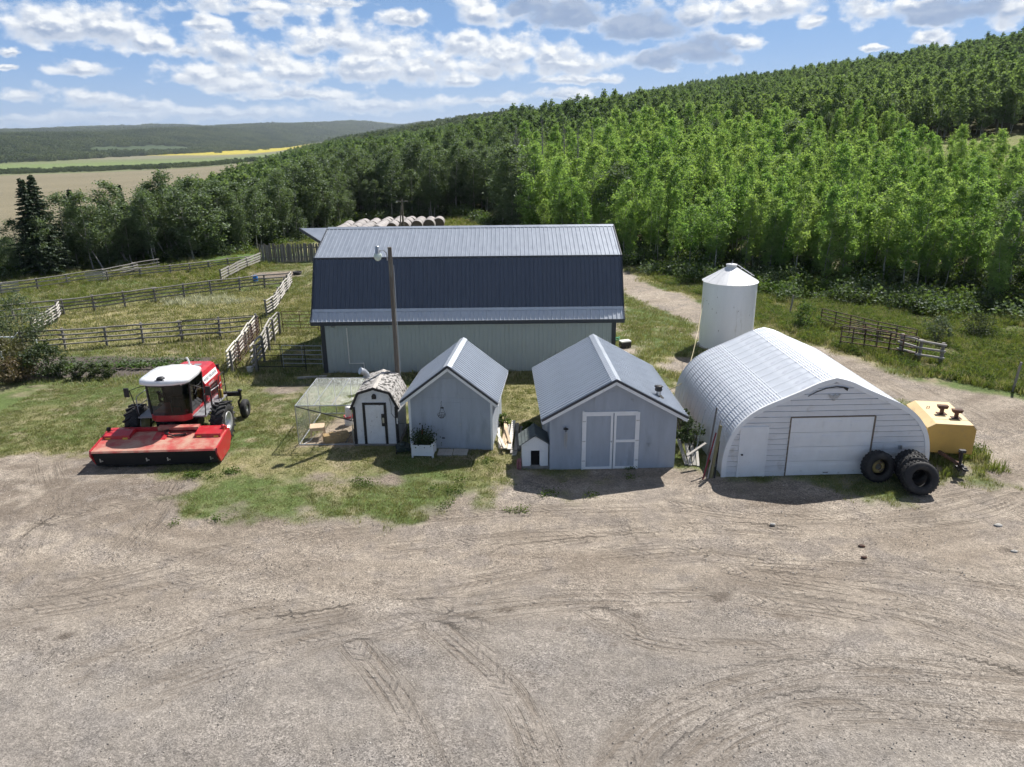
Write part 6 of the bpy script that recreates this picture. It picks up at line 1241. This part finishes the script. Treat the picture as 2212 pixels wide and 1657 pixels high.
for k, (px, py, L, ln, lab) in enumerate(((265, 575, 7.5, -.5, 'pale dead trunk leaning left at the left of the shelter belt'), (390, 560, 9, -.52, 'long pale dead trunk leaning left before the poplars'), (352, 568, 7, -.45, 'shorter pale dead trunk leaning left beside the long one'), (432, 545, 8.5, -.42, 'pale leaning dead trunk near the middle of the shelter belt'), (470, 540, 7.5, -.30, 'slightly leaning white trunk toward the plank windbreak'), (545, 528, 6.5, -.15, 'nearly upright white trunk by the plank windbreak'), (205, 585, 5, -.4, 'low pale dead trunk in the dark wood at the left'))):
    p = at(px, py); dead_tree(lab, p.x, p.y+1.5, L, ln, fr_.uniform(-.25, .25), 9, .075)
def shrub(nm, label, x, y, h, r, n, leaf, lm, cat='bush', group=None, flat=.75):
    e = thing(nm, label, cat, (x, y, gz(x, y)), 0, group); C, _ = crown_pts(h, h*.12, r, max(8, n//45), 45, .26*r, .45, .1)
    C = C[C[:, 2] > .02]; ob('foliage', leaves('foliage', C, leaf, lm), e); b = MB()
    for k in range(7): a = k*.9; b.tube([(0, 0, 0), (r*.3*math.cos(a), r*.3*math.sin(a), h*.4), (r*.55*math.cos(a), r*.55*math.sin(a), h*.75)], [.03, .02, .008], 5, False)
    b.build('stems', BARKD, e, False)
LF_G = leafmat('grey_green_leaf', (.085, .12, .065), (.14, .165, .10), .35, .02); LF_R = leafmat('russet_leaf', (.075, .085, .035), (.15, .10, .055), .35, .02)
shrub('garden_bush', 'big loose grey-green willow bush at the left edge, above the dark shrubs', -29.4, 42.6, 3.3, 2.0, 4200, .06, LF_G)
shrub('garden_bush', 'second grey-green bush behind the white cross-topped post', -31.5, 41.2, 2.6, 1.7, 2600, .06, LF_G)
shrub('garden_bush', 'russet-tinged dense shrub at the left edge of the lawn', -27.0, 37.6, 2.0, 1.7, 3600, .055, LF_R)
shrub('garden_bush', 'dark green leafy shrub at the right end of the shrub clump', -25.0, 37.6, 1.75, 1.25, 3000, .06, LF_D)
shrub('garden_bush', 'low olive shrub in front of the russet shrub', -26.0, 36.6, 1.2, 1.1, 2000, .055, LF_R)
shrub('garden_bush', 'dark shrub at the extreme left edge of the lawn', -28.6, 37.0, 1.9, 1.5, 2800, .055, LF_D)
for k, (x, y, s) in enumerate(((-23.0, 37.2, .55), (-22.3, 37.3, .5), (-21.6, 37.35, .5), (-24.0, 37.2, .45))):
    shrub('berry_plant', ['second rounded dark green plant at the garden front, from the left', 'third rounded plant at the garden front', 'rightmost rounded plant at the garden front', 'leftmost rounded plant at the garden front'][k], x, y, .75, s, 900, .05, LF_D, 'plant', 'plants along the garden front')
# rows of vegetables
for row, (y0, m_, n, h_, sc_, lab) in enumerate(((38.9, LF_B, 13, .35, .055, 'broad-leaved squash plant in the middle garden row'), (39.6, LF_G, 13, .30, .055, 'squash plant with upturned pale leaves in the second garden row'), (40.6, LF_B, 12, .28, .03, 'feathery green carrot top in the back garden row'))):
    for k in range(n):
        x = -25.0+k*(7.6/n)+fr_.uniform(-.15, .15); y = y0+.10*(k-n/2)*.35+fr_.uniform(-.1, .1)
        e = thing('vegetable_plant', lab, 'plant', (x, y, 0), 0, 'vegetables in garden rows'); q = RNG.normal(size=(60, 3))*np.array([.22, .16, .07])+np.array([0, 0, h_*.6]); q[:, 2] = np.abs(q[:, 2])
        ob('leaves', leaves('leaves', q, sc_*1.4, m_, .8), e)
LT = leafmat('weed_leaf', (.075, .125, .030), (.135, .175, .050), .45, .01)
# pale bushes by the corral, weeds by the sheds
for (x, y, h, r, m_, lab) in ((19.0, 46.4, 1.5, 1.0, LF_B, 'bright green bush left of the back corral row'), (25.5, 42.5, 1.6, .9, LF_G, 'pale green bush behind the corral panels'), (31.5, 40.0, 1.7, 1.8, LF_B, 'wide leafy bush on the bank at the right'), (28.5, 43.5, 1.4, 1.1, LF_D, 'dark bush on the bank above the corral'), (34., 43., 1.6, 1.5, LF_B, 'rounded bush near the right edge of the bank'), (29.5, 36.0, 1.1, 1.2, LF_B, 'low bush near the right edge above the road'), (7.05, 26.6, 1.6, .5, LF_D, 'tall dark weed in the gap between shed and garage'), (6.9, 27.6, 1.5, .5, LF_D, 'dark weed deeper in the gap between shed and garage'), (-.45, 30.0, .55, .45, LT, 'leafy green weed behind the lumber heap'), (.7, 29.2, .4, .4, LT, 'green weed on the grass between the two sheds')):
    shrub('shrub', lab, x, y, h, r, int(900*r*h)+300, .05, m_)
# ================================================================== ground cover
LG = leafmat('lawn_blade', (.135, .170, .058), (.285, .270, .135), .35, .01); LTG = leafmat('tall_blade', (.130, .175, .045), (.23, .24, .085), .4, .01); LST = leafmat('dry_blade', (.33, .29, .17), (.42, .38, .24), .3, .03)
def tuft(nm, n, h, spread, wid, m, lean=.5):
    V, F = [], []
    for i in range(n):
        a = RNG.uniform(0, 6.28); r = spread*math.sqrt(RNG.uniform(0, 1)); x, y = r*math.cos(a), r*math.sin(a); hh = h*RNG.uniform(.5, 1.2); b_ = RNG.uniform(0, 6.28); l = lean*hh*RNG.uniform(.2, 1); c, s = math.cos(b_), math.sin(b_); w_ = wid*RNG.uniform(.7, 1.3); k = len(V)
        V += [(x-s*w_, y+c*w_, -.02), (x+s*w_, y-c*w_, -.02), (x+c*l*.4+s*w_*.7, y+s*l*.4-c*w_*.7, hh*.6), (x+c*l*.4-s*w_*.7, y+s*l*.4+c*w_*.7, hh*.6), (x+c*l, y+s*l, hh)]; F += [(k, k+1, k+2, k+3), (k+3, k+2, k+4)]
    me = bpy.data.meshes.new(nm); me.from_pydata(V, [], F); me.materials.append(m); return proto(me)
def strew(nm, x0, x1, y0, y1, n, prob, protos, smin, smax, lab, cat):
    X = rs.uniform(x0, x1, n); Y = rs.uniform(y0, y1, n); ok = (rs.uniform(0, 1, n) < prob(X, Y)) & (np.abs(X/np.maximum(Y, 1)) < .82); X, Y = X[ok], Y[ok]
    P = np.stack([X, Y, terrain(X, Y)], 1); return scatter(nm, P, rs.uniform(0, 6.28, len(X)), rs.uniform(smin, smax, len(X)), rs.integers(0, len(protos), len(X)), protos, lab, cat)
FOOT = [[(bx0-.1, by0-.1), (bx1+.1, by0-.1), (bx1+.1, by1+.1), (bx0-.1, by1+.1)], [(7.6, 24.5), (15.3, 24.7), (15.1, 32.3), (7.4, 32.1)], [(1.35, 25.4), (6.2, 25.5), (6.0, 31.3), (1.2, 31.2)], [(-4.15, 27.5), (-.8, 27.2), (-.45, 31), (-3.8, 31.3)], [(-6.5, 27.8), (-4.6, 27.8), (-4.6, 30.2), (-6.5, 30.2)]]
def clear(X, Y):
    k = np.ones(np.shape(X), bool)
    for P in FOOT: k &= poly_sd(X, Y, P) < 0
    k &= np.hypot(X-12.72, Y-42.4) > 1.75
    return k
def p_lawn(X, Y):
    gr, gn, so_, ru, dr_ = cover(X, Y); return np.where(clear(X, Y) & (Y < yedge(X)), np.clip(gn, 0, 1)**1.5, 0.)
def p_pad(X, Y): return p_lawn(X, Y)
lawn = [tuft('lawn', 26, .055, .16, .006, LG, .9) for _ in range(3)]+[tuft('lawn', 22, .05, .18, .006, LST, 1.2)]
strew('lawn_grass', -24, 20, 21, 36, 30000, p_lawn, lawn, .7, 1.4, 'short patchy lawn grass round the sheds and the windrower', 'grass')
past = [tuft('pasture', 26, .14, .32, .012, LG, .9) for _ in range(2)]+[tuft('pasture', 22, .13, .32, .011, LST, 1.)]
strew('pasture_grass', -46, 22, 36, 74, 26000, p_pad, past, .7, 1.5, 'thin pasture grass in the pens behind the garden', 'grass')
def p_tall(X, Y):
    n = fbm(X/2.5, Y/2.5, 101); left = (X < -24)*sstep(0, 2.5, Y-np.interp(X, [-60, -42, -32.6, -18.9], [41, 48, 55, 64.5]))*sstep(.40, .52, n)
    bank = sstep(-.3, 1., X-np.interp(Y, [20, 31, 36, 43, 53, 63, 75, 95], [45, 26, 21.6, 18.1, 15.7, 12.7, 10.9, 8.6]))*sstep(.30, .46, n)
    gar_ = sstep(0, .35, poly_sd(X, Y, [(15.4, 24.2), (18.6, 24.5), (18.5, 27.5), (17.6, 31), (15.4, 33)])+(n-.5)*1.6)
    md = sstep(0, .3, 1-np.hypot((X+5.5)/7., (Y-111)/8.))
    cl = sstep(0, .3, 1-np.hypot((X-CLEAR[0])/CLEAR[2], (Y-CLEAR[1])/CLEAR[3]))
    return np.where(clear(X, Y) & ((Y < yedge(X)+6) | (cl > 0)), np.clip(left+bank+gar_+md+cl, 0, 1), 0.)
tall = [tuft('tall', 34, .50, .30, .016, LTG, .7) for _ in range(3)]+[tuft('tall', 24, .55, .28, .012, LST, .6)]
strew('tall_grass', -50, 60, 24, 122, 60000, p_tall, tall, .35, .95, 'tall green grass and weeds on the banks and in the back pens', 'grass')
bank_ = [tuft('bank', 30, .42, .26, .014, LTG, .8) for _ in range(2)]+[proto(leaves('bank', RNG.normal(size=(120, 3))*np.array([.22, .22, .12])+np.array([0, 0, .2]), .05, m_)) for m_ in (LT,)]+[tuft('bank', 24, .4, .26, .012, LST, .8)]
strew('bank_weeds', 12, 50, 26, 64, 42000, p_tall, bank_, .4, 1.1, 'rank weeds on the bank right of the dirt road', 'weeds')
fl_c = at(430, 652); 
def p_fl(X, Y): return np.clip(1.1-np.hypot((X-fl_c.x)/4.2, (Y-fl_c.y)/1.9)-.25*(fbm(X, Y, 111)>.55), 0, 1)
flw = [tuft('seed', 26, .38, .35, .014, mat('pale_seed_head', (.62, .62, .42), .9, rv=.15), .5)]
strew('seeding_weeds', fl_c.x-6, fl_c.x+6, fl_c.y-3, fl_c.y+3, 1500, p_fl, flw, .5, 1.1, 'pale seeding weeds in the middle of the dry paddock', 'weeds')
# understorey along the wood's edge
und = [proto(leaves('und', RNG.normal(size=(260, 3))*np.array([.45, .45, .26])+np.array([0, 0, .42]), .085, m_)) for m_ in (LF_B, LF_D, LF_P, LT)]
def p_und(X, Y):
    d = Y-yedge(X); n = fbm(X/3., Y/3., 121); return np.clip(sstep(-9, -1, d)*sstep(12, 5, d)*sstep(.34, .50, n)*(1-.75*(X < -20)*(d < 0)), 0, 1)*((X > 9) | (d > 0))
strew('undergrowth', -60, 85, 30, 126, 34000, p_und, und, .5, 1.5, 'low bushes and undergrowth along the foot of the wood', 'undergrowth')
wd_ = [proto(leaves('wd', RNG.normal(size=(90, 3))*np.array([.13, .13, .04])+np.array([0, 0, .07]), .028, LT)) for _ in range(2)]
def p_wd(X, Y):
    n = fbm(X/1.1, Y/1.1, 131); gr, gn, so_, ru, dr_ = cover(X, Y); e = np.interp(X, XG, YG)-Y; return np.where(clear(X, Y) & (e > -3) & (e < 2.2) & (X < 6) & (X > -13), sstep(.64, .74, n)*.35, 0.)+np.where(clear(X, Y), sstep(.66, .74, n)*.12*gn, 0)
strew('low_weeds', -22, 20, 20, 40, 9000, p_wd, wd_, .5, 1.4, 'scattered low weeds at the lawn edge', 'weeds')
# loose stones on the gravel
stn = []
for i in range(4):
    b = MB(); b.lathe([(0, -.4), (.8, -.2), (1., .15), (.6, .55), (0, .65)], 6, Matrix.Scale(.018, 4)); me = b.mesh('stone_bit')
    for v in me.vertices: v.co *= RNG.uniform(.7, 1.3)
    me.materials.append(mat('stone_bit%d' % i, [(.34, .31, .28), (.27, .245, .22), (.45, .42, .38), (.22, .20, .18)][i], .9, rv=.3)); stn.append(proto(me))
def p_st(X, Y): gr = cover(X, Y)[0]; return gr*np.clip(fbm(X/2., Y/2., 141)*1.6-.3, 0, 1)*np.clip(1.35-Y/30., .15, 1)
strew('gravel_stones', -20, 22, 10, 31, 30000, p_st, stn, .4, 1.25, 'loose stones strewn over the gravel yard', 'gravel')
cr = at(1350, 750); t = thing('battery_crate', 'small dark crate with white lid beside the barn right corner', 'crate', (cr.x, cr.y, 0), .3); b = MB(); b.box(-.3, .3, -.2, .2, 0, .35); b.build('box', BLK, t); b = MB(); b.box(-.31, .31, -.21, .21, .35, .42); b.build('lid', PVC, t)
b = MB(); gp = at(1331, 738); b.tube([(.18*math.cos(a), .18*math.sin(a), .05+.02*a) for a in np.linspace(0, 12.6, 30)], .03, 6); o = b.build('garden_hose', mat('hose_green', (.03, .28, .16), .5)); o.location = (gp.x, gp.y, 0); tag(o, 'coiled green hose at the barn right corner', 'hose')
for x_, nm_ in ((-1.2, 'l'), (.0, 'c'), (1.2, 'r')):
    b = MB(); b.box(x_-.003, x_+.003, -.007, 0, .04, 2.16); b.build('seam_batten', PLY, s1)
# ================================================================== haze
b = MB(); b.box(-7400, 7400, -200, 9400, -60, 130); hz = b.build('haze', None, None); hz.data.materials.clear()
m = bpy.data.materials.new('air'); m.use_nodes = True; nt = m.node_tree; nt.nodes.clear(); pv_ = nt.nodes.new('ShaderNodeVolumePrincipled'); pv_.inputs['Color'].default_value = (.78, .88, 1., 1); pv_.inputs['Density'].default_value = .00007; pv_.inputs['Anisotropy'].default_value = .3
o_ = nt.nodes.new('ShaderNodeOutputMaterial'); nt.links.new(pv_.outputs[0], o_.inputs['Volume']); hz.data.materials.append(m); hz['kind'] = 'stuff'; hz['label'] = 'thin blue summer haze over the valley'; hz['category'] = 'haze'
